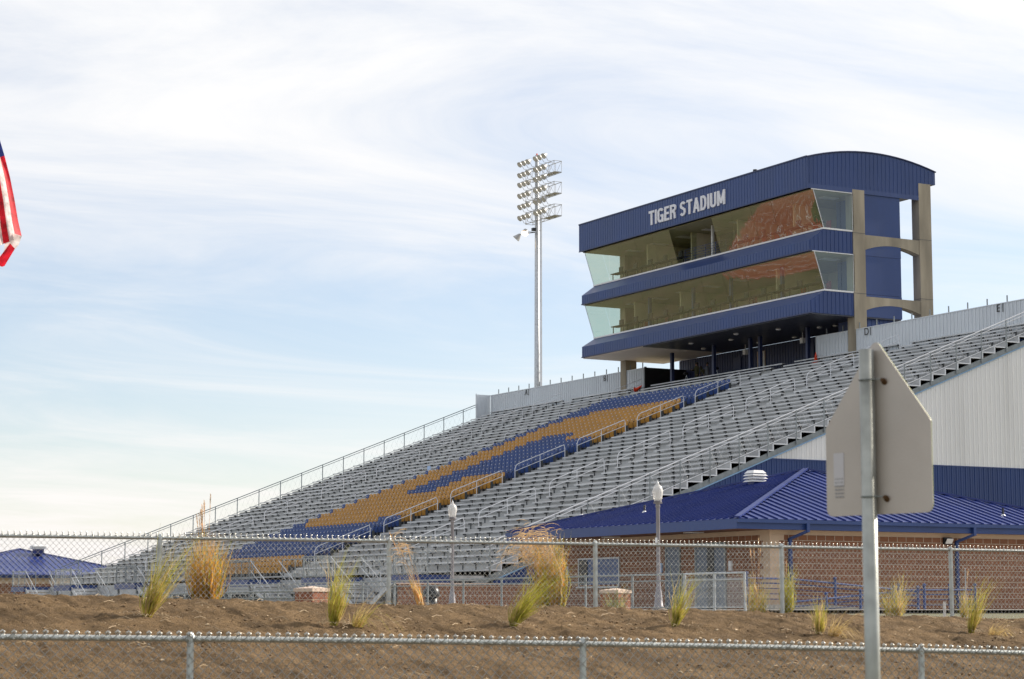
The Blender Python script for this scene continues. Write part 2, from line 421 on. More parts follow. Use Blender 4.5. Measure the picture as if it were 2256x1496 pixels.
# planted soil mound: dense displaced sheet
def make_mound():
    xa = np.concatenate([np.linspace(-40, 3, 60, endpoint=False), np.arange(3, 24, .04), np.linspace(24, 60, 60)])
    ya = np.concatenate([np.linspace(12.6, 18.2, 50, endpoint=False), np.arange(18.2, 25.0, .032), np.linspace(25.03, 27.8, 30)])
    nxx, nyy = len(xa), len(ya)
    verts = []
    N = noise.noise; V = Vector
    for y in ya:
        for x in xa:
            z = mound_z(x, y)
            if 2.5 < x < 25 and y > 17.5:
                u = (x*.80 + y*.60); w = (-x*.60 + y*.80)
                z += .024*N(V((x*.9, y*.9, 0)))
                wob = x+.12*N(V((x*.8, y*1.1, 21)))
                z += .026*N(V((wob*3.6, y*.7, 3)))+.024*N(V((wob*8.5, y*1.3, 13)))       # raked furrows
                c = N(V((x*5.2, y*5.2, 9)))
                z += .045*max(0, c-.02)
                z += .018*N(V((x*10, y*13, 5)))
                z += .012*N(V((x*25, y*27, 7)))
            verts.append((x, y, z))
    faces = [(j*nxx+i, j*nxx+i+1, (j+1)*nxx+i+1, (j+1)*nxx+i) for j in range(nyy-1) for i in range(nxx-1)]
    me = bpy.data.meshes.new('soil_mound'); me.from_pydata(verts, [], faces); me.materials.append(M['soil'])
    me.polygons.foreach_set('use_smooth', [True]*len(faces))
    o = bpy.data.objects.new('soil_mound', me); col.objects.link(o)
    return tag(o, 'raked brown soil mound planted with grass tufts', kind='structure')
make_mound()

# clods, grit and bits of straw
sb = MB()
for i in range(6500):
    x = random.uniform(5, 23.5); y = random.uniform(18.3, 24.8)
    r = random.choice([.006, .007, .008, .010, .012, .015, .019])*random.uniform(.7, 1.2)
    z = mound_z(x, y)+r*.3
    a = random.uniform(0, 6.28); sx = random.uniform(.7, 1.7)
    pts = []
    for k in range(6):
        t = a+k*math.pi/3
        pts.append((x+r*sx*math.cos(t)*random.uniform(.7,1.2), y+r*math.sin(t)*random.uniform(.7,1.2), z+random.uniform(-.2,.2)*r))
    pts.append((x, y, z+r*.8)); pts.append((x, y, z-r))
    mi = 1 if random.random() < .10 else 0
    sb.add(pts, [(k, (k+1) % 6, 6) for k in range(6)]+[((k+1) % 6, k, 7) for k in range(6)], mi)
for i in range(240):
    x = random.uniform(5, 23.5); y = random.uniform(18.5, 24.6); a = random.uniform(-.9, .9); l = random.uniform(.04, .22)
    x2 = x+l*math.cos(a); y2 = y+l*math.sin(a)
    sb.tube([(x, y, mound_z(x, y)+.03), ((x+x2)/2, (y+y2)/2, mound_z(x, y)+.05), (x2, y2, mound_z(x2, y2)+.03)], .0025, 3, 1)
M['clod'] = mat('soil_clod', (.19, .125, .068), .95, var=.4, scale=8)
M['straw'] = mat('dry_straw', (.50, .38, .24), .8, var=.3, scale=8)
for (px, py) in ((7.71, 21.99), (9.75, 21.74), (12.08, 21.91), (14.4, 22.07), (16.26, 21.67), (19.02, 22.07)):
    for i in range(38):
        a = random.uniform(0, 6.28); r = abs(random.gauss(0, .16))+.03; x = px+r*math.cos(a)+.06; y = py+r*math.sin(a)*.6; a2 = random.uniform(0, 6.28); l = random.uniform(.03, .11)
        x2 = x+l*math.cos(a2); y2 = y+l*math.sin(a2)
        sb.tube([(x, y, mound_z(x, y)+.035), ((x+x2)/2, (y+y2)/2, mound_z(x, y)+.055), (x2, y2, mound_z(x2, y2)+.035)], .0022, 3, 1)
tag(sb.build('soil_clods', [M['clod'], M['straw']], fix=False), 'small clods, stones and straw scattered over the brown soil', 'clods', kind='stuff')

# running track and turf field in front of the stand (seen mirrored in the glass)
def ring(cx, cyA, cyB, r0, r1, z, mname, name, lab):
    b = MB(); n = 48; o_ = []; i_ = []
    for k in range(n+1):
        t = math.pi*k/n
        o_.append((cx+r1*math.cos(t), cyB+r1*math.sin(t), z)); i_.append((cx+r0*math.cos(t), cyB+r0*math.sin(t), z))
    for k in range(n+1):
        t = math.pi+math.pi*k/n
        o_.append((cx+r1*math.cos(t), cyA+r1*math.sin(t), z)); i_.append((cx+r0*math.cos(t), cyA+r0*math.sin(t), z))
    N_ = len(o_)
    b.add(o_+i_, [(k, (k+1) % N_, N_+(k+1) % N_, N_+k) for k in range(N_)])
    return b
CX, CA, CB = -14.0, 92.0, 176.0
pv = MB(); pv.add([(28,45,-.046),(64,45,-.046),(64,150,-.046),(28,150,-.046)], [(0,1,2,3)])
tag(pv.build('paving', M['paving'], fix=False), kind='structure', label='concrete paving around the stand')
b = ring(CX, CA, CB, .01, 31, -.042, 'turf', '', ''); tag(b.build('sports_turf', M['turf'], fix=False), kind='structure', label='green turf field inside the running track')
b = ring(CX, CA, CB, 31, 41.5, -.038, 'track', '', ''); tag(b.build('running_track', M['track'], fix=False), kind='structure', label='red running track around the field')
b = MB(); dz_ = [(CX+29*math.cos(math.pi*i/32), CB+29*math.sin(math.pi*i/32), -.040) for i in range(33)]; b.add(dz_, [tuple(range(33))])
tag(b.build('jump_apron', M['apron'], fix=False), kind='structure', label='grey blue jumping apron inside the far bend of the track')
ln = MB()
for k in range(9):
    q = ring(CX, CA, CB, 31.3+1.22*k, 31.36+1.22*k, -.034, '', '', ''); ln.add(q.v, q.f)
for k in range(21):
    y = 72+4.57*k*1.0
    ln.add([(CX-24, y, -.036), (CX+24, y, -.036), (CX+24, y+.12, -.036), (CX-24, y+.12, -.036)], [(0,1,2,3)])
tag(ln.build('field_markings', M['line'], fix=False), kind='structure', label='white lane and yard lines on the field')

# ------------------------------------------------------------------ grandstand
T, RS = .84, .33
def RX(j): return 80.4 - T*j          # back edge of tread j (0 = top row)
def RZ(j): return 14.93 - RS*j
def LZ(x): return 14.93 + (x-80.4)*RS/T
Y0, Y1 = 86.0, 149.6
gs = empty('grandstand', (62, 118, -.05), 'long aluminium bleacher grandstand with a block of blue and gold seats', 'grandstand')
SECT = [(86.35, 97.7), (98.9, 109.0), (127.0, 136.8), (138.0, 149.3)]
AISLE = [98.3, 109.65, 126.3, 137.4]
def bench(j, a, b, mb):
    x = RX(j); z = RZ(j)+.43
    mb.box(x-.20, x+.06, a, b, z-.045, z, 0)
    mb.box(x-.20, x-.185, a, b, z-.075, z-.045, 0)
    y = math.ceil((a-.2)/1.30)*1.30
    while y < b-.05:
        yy = max(a+.05, y)
        mb.box(x-.15, x+.02, yy-.03, yy+.03, z-.13, z-.046, 1)
        mb.box(x-.04, x+.02, yy-.032, yy+.032, z-.43, z-.15, 1)
        y += 1.30
stuff = MB(); n100 = 0
for j in range(41):
    fb = MB(); x = RX(j); z = RZ(j)
    fb.box(x-.80, x-.012, Y0, Y1, z-.045, z, 0)
    fb.box(x-.84, x-.80, Y0, Y1, z-.06, z-.001, 0)                    # nosing
    if j > 0:
        fb.box(x-.012, x+.012, Y0, Y1, z-.045, z+RS-.062, 1)          # riser board
    fb.build('footboard', [M['alu_foot'], M['riser']], gs)
for si, (a, b) in enumerate(SECT):
    for j in range(41):
        if si < 2 or (si == 2 and j >= 28):
            mb = MB(); bench(j, a, b, mb); mb.build('bench', [M['alu'], M['bracket']], gs)
        else: bench(j, a, b, stuff)
for j in range(5):
    mb = MB(); bench(j, 110.3, 125.7, mb); mb.build('bench', [M['alu'], M['bracket']], gs)
o = stuff.build('bench', [M['alu'], M['bracket']], gs); o['kind'] = 'stuff'

PAT = """0000000000000000000000000000000 0000000000000000000000000000000 0000000000000000000000000000000 0000000000000000000000000000000
0000000011111111111111111111110 0000111111111111111111111111111 0001111111111111111111111111111 0001111111111111111111111111111
0001111111111111111111111111111 0001111111111111111111111111111 0001111111111000000001111111111 0001111111110000000000111111111
0011111111110000000000000000000 0011111111110000000000000000000 0111111111110000000000000000000 0111111111110000000000000000000
0111111111110000000000000000000 0111111111100000000000000000000 0111111111100000000000000000000 0111111111100000000011111111111
0111111111100000000011111111111 0111111111110000000011111111111 0111111111111111111111111111111 0111111111111111111111111111111
0111111111111111111111111111111 0111111111111111111111111111111 0111111111111111111111111111111 0000111111111111111111111000000
0000000000000000000000000000000 0000000000000000000000000000000 0000000000000000000000000000000 0000000000000000000000000000000
0000000000000000000000000000000 0000000000000000000000000000000 1111111111111111111111111111111 1111111111111111111111111111111""".split()
def seat(mb, x, y, z, base):
    """folding stadium chair: curved back shell above a tipped-up pan, on a side bracket"""
    w = .212
    prof = [(-w+.03, .46), (w-.03, .46), (w, .56), (w+.004, .72), (w-.04, .83), (w-.11, .86), (-w+.11, .86), (-w+.04, .83), (-w-.004, .72), (-w, .56)]
    mb.prism([(x-.05+.16*(c-.60), y+a, z+c) for a, c in prof], (-.03, 0, .008), base)
    pan = [(-w+.02, .24), (w-.02, .24), (w, .34), (w-.01, .50), (w-.05, .57), (-w+.05, .57), (-w+.01, .50), (-w, .34)]
    mb.prism([(x-.10-.16*(c-.24), y+a, z+c) for a, c in pan], (-.045, 0, -.01), base)
    mb.box(x-.100, x-.070, y-.038, y+.038, z+.71, z+.75, 2)  # pale chip standing in for the bright highlight on each seat back
    mb.box(x-.16, x+.0, y-.258, y-.232, z+.05, z+.62, 3)
seats = []
for r, row in enumerate(PAT):
    j = 5+r
    for i, c in enumerate(row):
        seats.append((j, 125.4-.5*i+.0, 1 if c == '1' else 0))
seats.sort(key=lambda s: (RX(s[0])**2+s[1]**2))
near = seats[:100]; rest = seats[100:]
SM = [M['seat_blue'], M['seat_gold'], M['seat_highlight'], M['bracket']]
for j, y, c in near:
    mb = MB(); seat(mb, RX(j), y, RZ(j), c); mb.build('stadium_seat', SM, gs, fix=False)
mb = MB()
for j, y, c in rest: seat(mb, RX(j), y, RZ(j), c)
o = mb.build('stadium_seat', SM, gs, fix=False); o['kind'] = 'stuff'

# aisle steps
for ya in AISLE:
    mb = MB()
    for j in range(1, 41):
        mb.box(RX(j)-.40, RX(j)-.013, ya-.55, ya+.55, RZ(j)+.001, RZ(j)+RS*.5)
    mb.build('aisle_stair', M['alu_foot'], gs)
# aisle handrail loops
def loop(y, jl, ju):
    mb = MB(); xl, xu = RX(jl)-.5, RX(ju)-.5
    zl, zu = RZ(jl), RZ(ju); h = .92
    c = .22
    dx = xu-xl; dz = zu-zl; L_ = math.hypot(dx, dz); ux, uz = dx/L_, dz/L_
    pts = [(xl, y, zl), (xl, y, zl+h-c), (xl+ux*c*.4, y, zl+h-.05+uz*c*.4), (xl+ux*c, y, zl+h+uz*c),
           (xu-ux*c, y, zu+h-uz*c), (xu-ux*c*.3, y, zu+h-.02), (xu, y, zu+h-c), (xu, y, zu)]
    mb.tube(pts, .022, 6)
    mb.tube([(xl, y, zl+h-.36), (xu, y, zu+h-.36)], .017, 6)
    xm = (xl+xu)/2; zm = (zl+zu)/2
    mb.tube([(xm, y, zm-.1), (xm, y, zm+h)], .021, 6)
    mb.build('aisle_handrail', M['handrail'], gs)
for ya in AISLE:
    for ju in (-1, 4, 9, 14, 19, 24, 29, 34):
        if ju == -1 and ya in (109.65,): continue
        if ju == -1: loop(ya, 3, 0)
        else: loop(ya, ju+4, ju)
# sloping guard rails on both ends
def guard(y, mname, xtop, out):
    g = MB()
    a, b = RX(40)-.8, xtop
    g.tube([(a, y, LZ(a)+1.46), (b, y, LZ(b)+1.46)], .029, 6)
    g.tube([(a, y, LZ(a)+1.30), (b, y, LZ(b)+1.30)], .020, 6)
    g.tube([(a, y, LZ(a)+.38), (b, y, LZ(b)+.38)], .016, 6)
    # thin woven infill
    n = int((b-a)/.42)
    for k in range(n):
        x = a+k*.42
        g.tube([(x, y, LZ(x)+.40), (x+.42, y, LZ(x+.42)+1.28)], .0028, 3)
        g.tube([(x, y, LZ(x)+1.28), (x+.42, y, LZ(x+.42)+.40)], .0028, 3)
    go = g.build('end_guardrail', M[mname], gs)
    x = 54.74+ (0 if y < 100 else -.64)
    while x-1.71 > a: x -= 1.71
    while x < b:
        p = MB(); p.tube([(x, y, LZ(x)-.22 if y < 100 else LZ(x)+.0), (x, y, LZ(x)+1.47)], .034, 6); p.build('guardrail_post', M['galv_dark' if y < 100 else mname], go)
        x += 1.71
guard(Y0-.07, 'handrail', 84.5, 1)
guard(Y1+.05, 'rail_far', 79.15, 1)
# raking end beams and flashing
for y0, y1 in ((Y0-.02, Y0+.12), (Y1-.12, Y1+.02)):
    mb = MB(); a, b = 45.4, 82.0
    mb.prism([(a, y0, LZ(a)-.03), (b, y0, LZ(b)-.03), (b, y0, LZ(b)-.30), (a, y0, LZ(a)-.30)], (0, y1-y0, 0))
    mb.build('raking_beam', M['galv_dark'], gs)
mb = MB(); mb.prism([(46.6, Y0-.045, LZ(46.6)-.302), (83, Y0-.045, LZ(83)-.302), (83, Y0-.045, LZ(83)-.362), (46.6, Y0-.045, LZ(46.6)-.362)], (0, .10, 0))
mb.build('flashing', M['flash'], gs)
# end of every tread: bright closure angles seen in profile
mb = MB()
for j in range(41):
    x, z = RX(j), RZ(j)
    mb.box(x-.84, x-.012, Y0-.028, Y0-.004, z-.055, z+.008)
    if j: mb.box(x-.03, x+.03, Y0-.030, Y0-.006, z-.05, z+RS-.03)
mb.build('tread_end_trim', M['handrail'], gs)
# dark steel bents below the treads
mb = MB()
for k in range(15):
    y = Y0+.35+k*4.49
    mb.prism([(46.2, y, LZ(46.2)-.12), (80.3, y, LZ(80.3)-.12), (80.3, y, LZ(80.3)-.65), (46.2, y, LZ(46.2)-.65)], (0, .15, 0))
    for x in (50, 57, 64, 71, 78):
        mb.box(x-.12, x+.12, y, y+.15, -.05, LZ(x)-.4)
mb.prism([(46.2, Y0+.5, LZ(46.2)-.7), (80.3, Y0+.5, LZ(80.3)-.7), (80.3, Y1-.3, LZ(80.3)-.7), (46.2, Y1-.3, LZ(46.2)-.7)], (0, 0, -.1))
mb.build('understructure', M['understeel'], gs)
# ribbed end wall: white above, blue below, following the rake
YW = Y0+.02
def cladding(y, ydir, name_hi, name_lo, x0, x1, zs, zb):
    hi = MB(); lo = MB()
    zt = lambda x: LZ(x)-.37
    xk = 80.4+(zs+.37-14.93)*T/RS
    th = .04*ydir
    lo.prism([(x0, y, zb), (x1, y, zb), (x1, y, zs), (xk, y, zs), (x0, y, max(zb+.02, zt(x0)))], (0, th, 0))
    hi.prism([(xk, y, zs+.001), (x1, y, zs+.001), (x1, y, zt(x1))], (0, th, 0))
    x = x0+.2
    while x < x1:
        top = zt(x)-.02
        if top > zb+.1:
            lo.box(x-.018, x+.018, y-.03*ydir, y-.001*ydir, zb, min(zs-.01, top))
            lo.box(x-.155-.008, x-.155+.008, y-.012*ydir, y-.001*ydir, zb, min(zs-.01, zt(x-.155)-.02))
        if top > zs+.1:
            hi.box(x-.018, x+.018, y-.03*ydir, y-.001*ydir, zs+.01, top)
            hi.box(x-.155-.008, x-.155+.008, y-.012*ydir, y-.001*ydir, zs+.01, zt(x-.155)-.02)
        x += .305
    lo.box(xk-.2, x1, y-.034*ydir, y-.002*ydir, zs-.02, zs+.03)
    lo.build('lower_wall_cladding', M['blue'], gs); hi.build('upper_wall_cladding', M['white_panel'], gs)
cladding(YW, 1, 'a', 'b', 46.4, 84.0, 7.24, 1.12)
cladding(Y1-.02, -1, 'a', 'b', 46.4, 84.0, 7.24, .0)
mb = MB(); mb.box(80.56, 80.64, Y0+.1, Y1-.1, -.05, 14.6)
mb.build('rear_wall', M['blue'], gs)
# top parapet in two runs, ribbed, with cap, posts and section letters
def parapet(y0, y1, ret=None):
    mb = MB(); mb.box(80.42, 80.50, y0, y1, 14.6, 16.66)
    y = y0+.15
    while y < y1-.05:
        mb.box(80.372, 80.419, y-.022, y+.022, 14.7, 16.64)
        mb.box(80.408, 80.419, y+.145, y+.160, 14.7, 16.64)
        y += .305
    o = mb.build('parapet', M['grey_panel'], gs)
    c = MB(); c.box(80.38, 80.53, y0-.02, y1+.02, 16.66, 16.71); c.build('parapet_cap', M['grey_panel'], o)
    return o
pd = parapet(86.0, 107.0); pb = parapet(126.8, 149.56)
mb = MB(); mb.box(79.18, 80.40, Y1-.02, Y1+.04, 14.1, 16.72)
x = 79.3
while x < 80.35:
    mb.box(x-.015, x+.015, Y1-.045, Y1-.021, 14.2, 16.6); x += .29
mb.box(79.14, 79.18, Y1-.06, Y1+.06, 14.0, 16.78)
mb.build('parapet_return', M['grey_panel'], gs)
mb = MB(); mb.box(80.52, 84.2, 126.82, 126.9, 14.95, 16.72); mb.box(80.36, 80.52, 126.70, 126.79, 14.6, 16.76); mb.build('dark_return_wall', M['black'], gs)
mb = MB(); mb.box(80.52, 84.2, 106.9, 106.98, 14.95, 16.66); mb.build('return_wall', M['blue_dark'], gs)
for k in range(60):
    y = 86.52+1.63*k
    if y > 149.4 or 107 < y < 127: continue
    mb = MB(); mb.beam((80.56, y, 16.3), (80.56, y, 17.10), .055, .055); mb.build('parapet_post', M['galv_dark'], gs)
def text_mesh(body, size, ext, mname, name, parent, mtx, width=None, bold=0.0):
    cu = bpy.data.curves.new(name, 'FONT'); cu.body = body; cu.size = size; cu.extrude = ext; cu.align_x = 'CENTER'; cu.align_y = 'CENTER'
    cu.offset = bold
    ob = bpy.data.objects.new(name+'_src', cu); col.objects.link(ob)
    bpy.context.view_layer.update()
    me = bpy.data.meshes.new_from_object(ob.evaluated_get(bpy.context.evaluated_depsgraph_get()))
    bpy.data.objects.remove(ob)
    xs_ = [v.co.x for v in me.vertices]; s = 1
    if width: s = width/(max(xs_)-min(xs_))
    cx_ = (max(xs_)+min(xs_))/2
    off = world_loc(parent)
    for v in me.vertices:
        p = mtx @ Vector(((v.co.x-cx_)*s, v.co.y, v.co.z))
        v.co = p-off
    me.name = name
    me.materials.clear(); me.materials.append(M[mname])
    for p in me.polygons: p.material_index = 0
    o = bpy.data.objects.new(name, me); col.objects.link(o); o.parent = parent
    return o
# text facing -X: local x -> -Y, local y -> +Z, local z -> -X
def faceX(x, y, z): return Matrix(((0,0,-1,x), (-1,0,0,y), (0,1,0,z), (0,0,0,1)))
for ch, y in (('A', 143.7), ('B', 132.1), ('D', 101.93), ('E', 90.31)):
    par = pb if y > 120 else pd
    text_mesh(ch, .62, .01, 'black', 'section_letter', par, faceX(80.37, y, 16.42), bold=.0)
    mb = MB(); mb.box(80.36, 80.385, y-.38, y-.35, 16.18, 16.66); mb.build('section_letter_bar', M['black'], par)
# lettered colours differ slightly per end; concourse floor below the press box
mb = MB(); mb.box(80.41, 84.3, 103.0, 129.6, 14.5, 14.95); mb.build('concourse_floor', M['concrete'], gs)

# front deck, landings, stairs and rails
mb = MB(); mb.box(44.2, 45.94, Y0, Y1, 1.20, 1.45); mb.box(44.19, 44.199, Y0, Y1, .75, 1.44); mb.build('front_deck', M['alu_foot'], gs)
y = Y0+.4
while y < Y1:
    mb = MB(); mb.box(44.9, 45.05, y-.07, y+.07, -.05, 1.19); mb.build('deck_post', M['galv_dark'], gs); y += 3.2
def rail_run(pts, h, nposts, mname, name, parent, infill=True):
    g = MB(); p0 = Vector(pts[0]); p1 = Vector(pts[1])
    up = Vector((0,0,1))
    g.tube([p0+up*h, p1+up*h], .026, 6)
    g.tube([p0+up*.12, p1+up*.12], .016, 5)
    n = int((p1-p0).length/.30)
    if infill:
        for k in range(n):
            a = p0.lerp(p1, k/n); b_ = p0.lerp(p1, (k+1)/n)
            g.tube([a+up*.12, b_+up*(h-.03)], .0028, 3); g.tube([a+up*(h-.03), b_+up*.12], .0028, 3)
    o = g.build(name, M[mname], parent)
    for k in range(nposts):
        a = p0.lerp(p1, k/max(1, nposts-1))
        q = MB(); q.tube([a, a+up*(h+.03)], .030, 6); q.build('rail_post', M[mname], o)
    return o
LAND = [(86.0, 88.2, 1), (95.2, 98.4, -1), (105.4, 109.2, -1), (123.2, 126.9, -1), (135.9, 139.3, -1), (146.2, 149.3, -1)]
prev = Y0
for (a, b, d) in LAND:
    if a > prev+.5: rail_run([(44.25, prev+.1, 1.45), (44.25, a-.1, 1.45)], 1.06, max(2, int((a-prev)/1.75)+1), 'galv_dark', 'front_guardrail', gs)
    prev = b
    mb = MB(); mb.box(42.4, 44.18, a, b, 1.17, 1.45, 0)
    mb.box(42.36, 42.399, a, b, 1.12, 1.47, 1)
    mb.box(42.4, 44.18, a-.04, a-.001, 1.12, 1.47, 1)
    for yy in (a+.15, b-.15): mb.box(42.5, 42.62, yy-.06, yy+.06, -.05, 1.16, 2)
    lo = mb.build('stair_landing', [M['alu_foot'], M['blue'], M['galv_dark']], gs)
    rail_run([(42.45, a+.05, 1.45), (42.45, b-.05, 1.45)], 1.06, 3, 'galv_dark', 'landing_rail', lo)
    e = a if d > 0 else b
    rail_run([(42.5, e, 1.45), (44.1, e, 1.45)], 1.06, 2, 'galv_dark', 'landing_rail', lo)
    s0 = b if d > 0 else a
    st = MB()
    for k in range(7):
        yy = s0+d*(.2+.4*k); z = 1.45-.2*(k+1)
        st.box(42.55, 44.05, yy-.2, yy+.2, z-.05, z)
        st.box(42.55, 44.05, yy+d*.19-.01, yy+d*.19+.01, z-.15, z-.051)
    so = st.build('stair_flight', M['alu'], gs)
    for x in (42.5, 44.1):
        r = MB()
        r.beam((x, s0, 1.25), (x, s0+d*2.9, -.05), .05, .22)
        r.tube([(x, s0, 2.45), (x, s0+d*2.8, 1.0)], .026, 6)
        r.tube([(x, s0, 1.95), (x, s0+d*2.8, .5)], .018, 6)
        r.tube([(x, s0+d*1.4, .75), (x, s0+d*1.4, 1.73)], .024, 6)
        r.tube([(x, s0+d*2.8, -.05), (x, s0+d*2.8, 1.0)], .026, 6)
        r.build('stair_handrail', M['galv'], so)

# small items left on the stand
def cone(loc, label, tilt=0):
    t = empty('traffic_cone', loc, label, 'traffic cone', 'orange traffic cones left on the stand')
    x, y, z = loc
    c = MB(); c.lathe((x, y, z+.03), [(.15, 0), (.03, .62), (.02, .65)], 14); c.build('cone_body', M['orange'], t, smooth=True)
    c = MB(); c.box(x-.19, x+.19, y-.19, y+.19, z, z+.03); c.build('cone_base', M['orange'], t)
    t.rotation_euler = (tilt, tilt*.4, 0)
    return t
cone((80.2, 106.75, 15.0), 'orange traffic cone standing at the end of the right parapet marked D')
cone((79.95, 127.25, 15.12), 'tipped orange traffic cone by the end of the left parapet marked B', R(62))
nb = MB(); nb.box(64.55, 64.57, 128.5, 128.95, 9.0, 9.42); nb.box(64.57, 64.59, 128.70, 128.74, 8.6, 9.4)
tag(nb.build('notice', M['paperblue']), 'small pale blue notice fixed to the seats beside the gold block', 'notice')

# ------------------------------------------------------------------ press box
PY0, PY1 = 103.0, 129.8
XF, XS, XB = 77.1, 78.12, 84.0
pbx = empty('press_box', (82, 116.4, -.05), 'two storey blue press box with slanted glass standing above the grandstand', 'press box')
def ztop(x): return 26.95+.70*(1-((x-81.9)/4.9)**2)
def arc(x0, x1, n=16, dz=0): return [(x0+(x1-x0)*i/n, ztop(x0+(x1-x0)*i/n)+dz) for i in range(n+1)]
# vaulted roof with a deep ribbed fascia
rf = MB()
poly = [(76.98, 25.30)] + arc(76.98, 86.8) + [(86.8, 26.15), (86.0, 26.15), (85.55, 25.30)]
rf.prismY(poly, PY0-.02, PY1+.02)
rfo = rf.build('roof', M['blue'], pbx)
fa = MB()
fa.box(76.93, 76.979, PY0-.05, PY1+.05, 25.05, 26.97)
y = PY0+.1
while y < PY1:
    fa.box(76.917, 76.93, y-.03, y+.03, 25.07, 26.93); y += .305
x = 77.15
while x < 86.7:
    zb = 25.12 if x < 85.5 else 26.18
    fa.box(x-.03, x+.03, PY0-.038, PY0-.021, zb, ztop(x)-.06); x += .305
for ya_, yb_ in ((PY0-.045, PY0-.021), (PY1+.021, PY1+.045)): fa.box(76.985, 85.5, ya_+.008, yb_, 25.06, 25.34)
fa.build('fascia', M['blue'], rfo)
e = MB()
for yy in (PY0-.05, PY1+.05):
    pts = [(p[0], yy, p[1]+.03) for p in arc(76.93, 86.85, 16)]
    e.tube(pts, .05, 5)
e.beam((76.92, PY0-.05, 26.99), (76.92, PY1+.05, 26.99), .07, .08)
e.beam((76.94, PY0-.06, 25.04), (76.94, PY1+.06, 25.04), .07, .05)
e.build('roof_edge_trim', M['blue_dark'], rfo)
v = MB(); v.lathe((79.2, 111.5, ztop(79.2)), [(.08, 0), (.08, .35), (.14, .36), (.14, .48)], 8); v.build('roof_vent_pipe', M['black'], rfo)
# name in raised letters
def block_letters(body, h, wtot, st, x, yc, zc, parent):
    """bold condensed grotesque capitals cut as flat strokes, facing -X"""
    def arc_(cx, cz, rx, rz, a, b, n=8): return [(cx+rx*math.cos(math.radians(a+(b-a)*i/n)), cz+rz*math.sin(math.radians(a+(b-a)*i/n))) for i in range(n+1)]
    t = st/2; r = .22
    W = .50
    G = {
     'T': (.50, [[(0, 1-t), (.50, 1-t)], [(.25, 1-t), (.25, 0)]]),
     'I': (.16, [[(.08, 0), (.08, 1)]]),
     'E': (.44, [[(t, 0), (t, 1)], [(t, 1-t), (.44, 1-t)], [(t, .51), (.41, .51)], [(t, t), (.44, t)]]),
     'G': (.54, [arc_(.27, .74, .27-t, .26-t, 15, 180)+arc_(.27, .26, .27-t, .26-t, 180, 360)+[(.54-t, .45)], [(.54, .48-t*.2), (.28, .48-t*.2)], [(.54-t*.6, .46), (.54-t*.6, 0)]]),
     'R': (.52, [[(t, 0), (t, 1)], [(t, 1-t), (.30, 1-t)]+arc_(.30, .745, .20-t*.2, .255-t, 90, -90)+[(t, .49)], [(.30, .49), (.40, .38), (.43, 0)]]),
     'S': (.50, [arc_(.25, .74, .25-t, .26-t, 20, 180)+[(.10, .63), (.25, .53), (.40, .42)]+arc_(.25, .26, .25-t, .26-t, 0, -160)]),
     'A': (.56, [[(t*.9, 0), (.28, 1-t*.2)], [(.28, 1-t*.2), (.56-t*.9, 0)], [(.13, .30), (.43, .30)]]),
     'D': (.52, [[(t, 0), (t, 1)], [(t, 1-t), (.26, 1-t)]+arc_(.26, .5, .26-t, .5-t, 90, -90, 12)+[(t, t)]]),
     'U': (.52, [[(t, 1), (t, .26)]+arc_(.26, .26, .26-t, .26-t, 180, 360)+[(.52-t, 1)]]),
     'M': (.66, [[(t, 0), (t, 1)], [(t*1.1, .96), (.33, .12)], [(.33, .12), (.66-t*1.1, .96)], [(.66-t, 1), (.66-t, 0)]]),
     ' ': (.22, [])}
    gap = .085
    tw = sum(G[c][0] for c in body)+gap*(len(body)-1)
    k = wtot/(tw*h)
    cur = -tw/2
    for c in body:
        w_, strokes = G[c]
        if strokes:
            mb = MB(); dep = 0
            for pl_ in strokes:
                for i in range(len(pl_)-1):
                    (a0_, b0_), (a1_, b1_) = pl_[i], pl_[i+1]
                    L_ = math.hypot(a1_-a0_, b1_-b0_)
                    if L_ < 1e-6: continue
                    ux, uz = (a1_-a0_)/L_, (b1_-b0_)/L_
                    e0 = t*.35 if 0 < i else 0; e1 = t*.35 if i < len(pl_)-2 else 0
                    P = []
                    for (p, q) in ((a0_-ux*e0, b0_-uz*e0), (a1_+ux*e1, b1_+uz*e1)):
                        for sg_ in (1, -1): P.append((p-uz*t*sg_, q+ux*t*sg_))
                    P = [P[0], P[1], P[3], P[2]]
                    dep += .0006
                    pts = [(x-dep, yc-(cur+p)*h*k, zc+(q-.5)*h) for p, q in P]
                    mb.prism(pts, (.07, 0, 0))
            mb.build('raised_letter', M['letter'], parent)
        cur += w_+gap
block_letters('TIGER STADIUM', .96, 9.0, .160, 76.86, 116.05, 25.96, rfo)
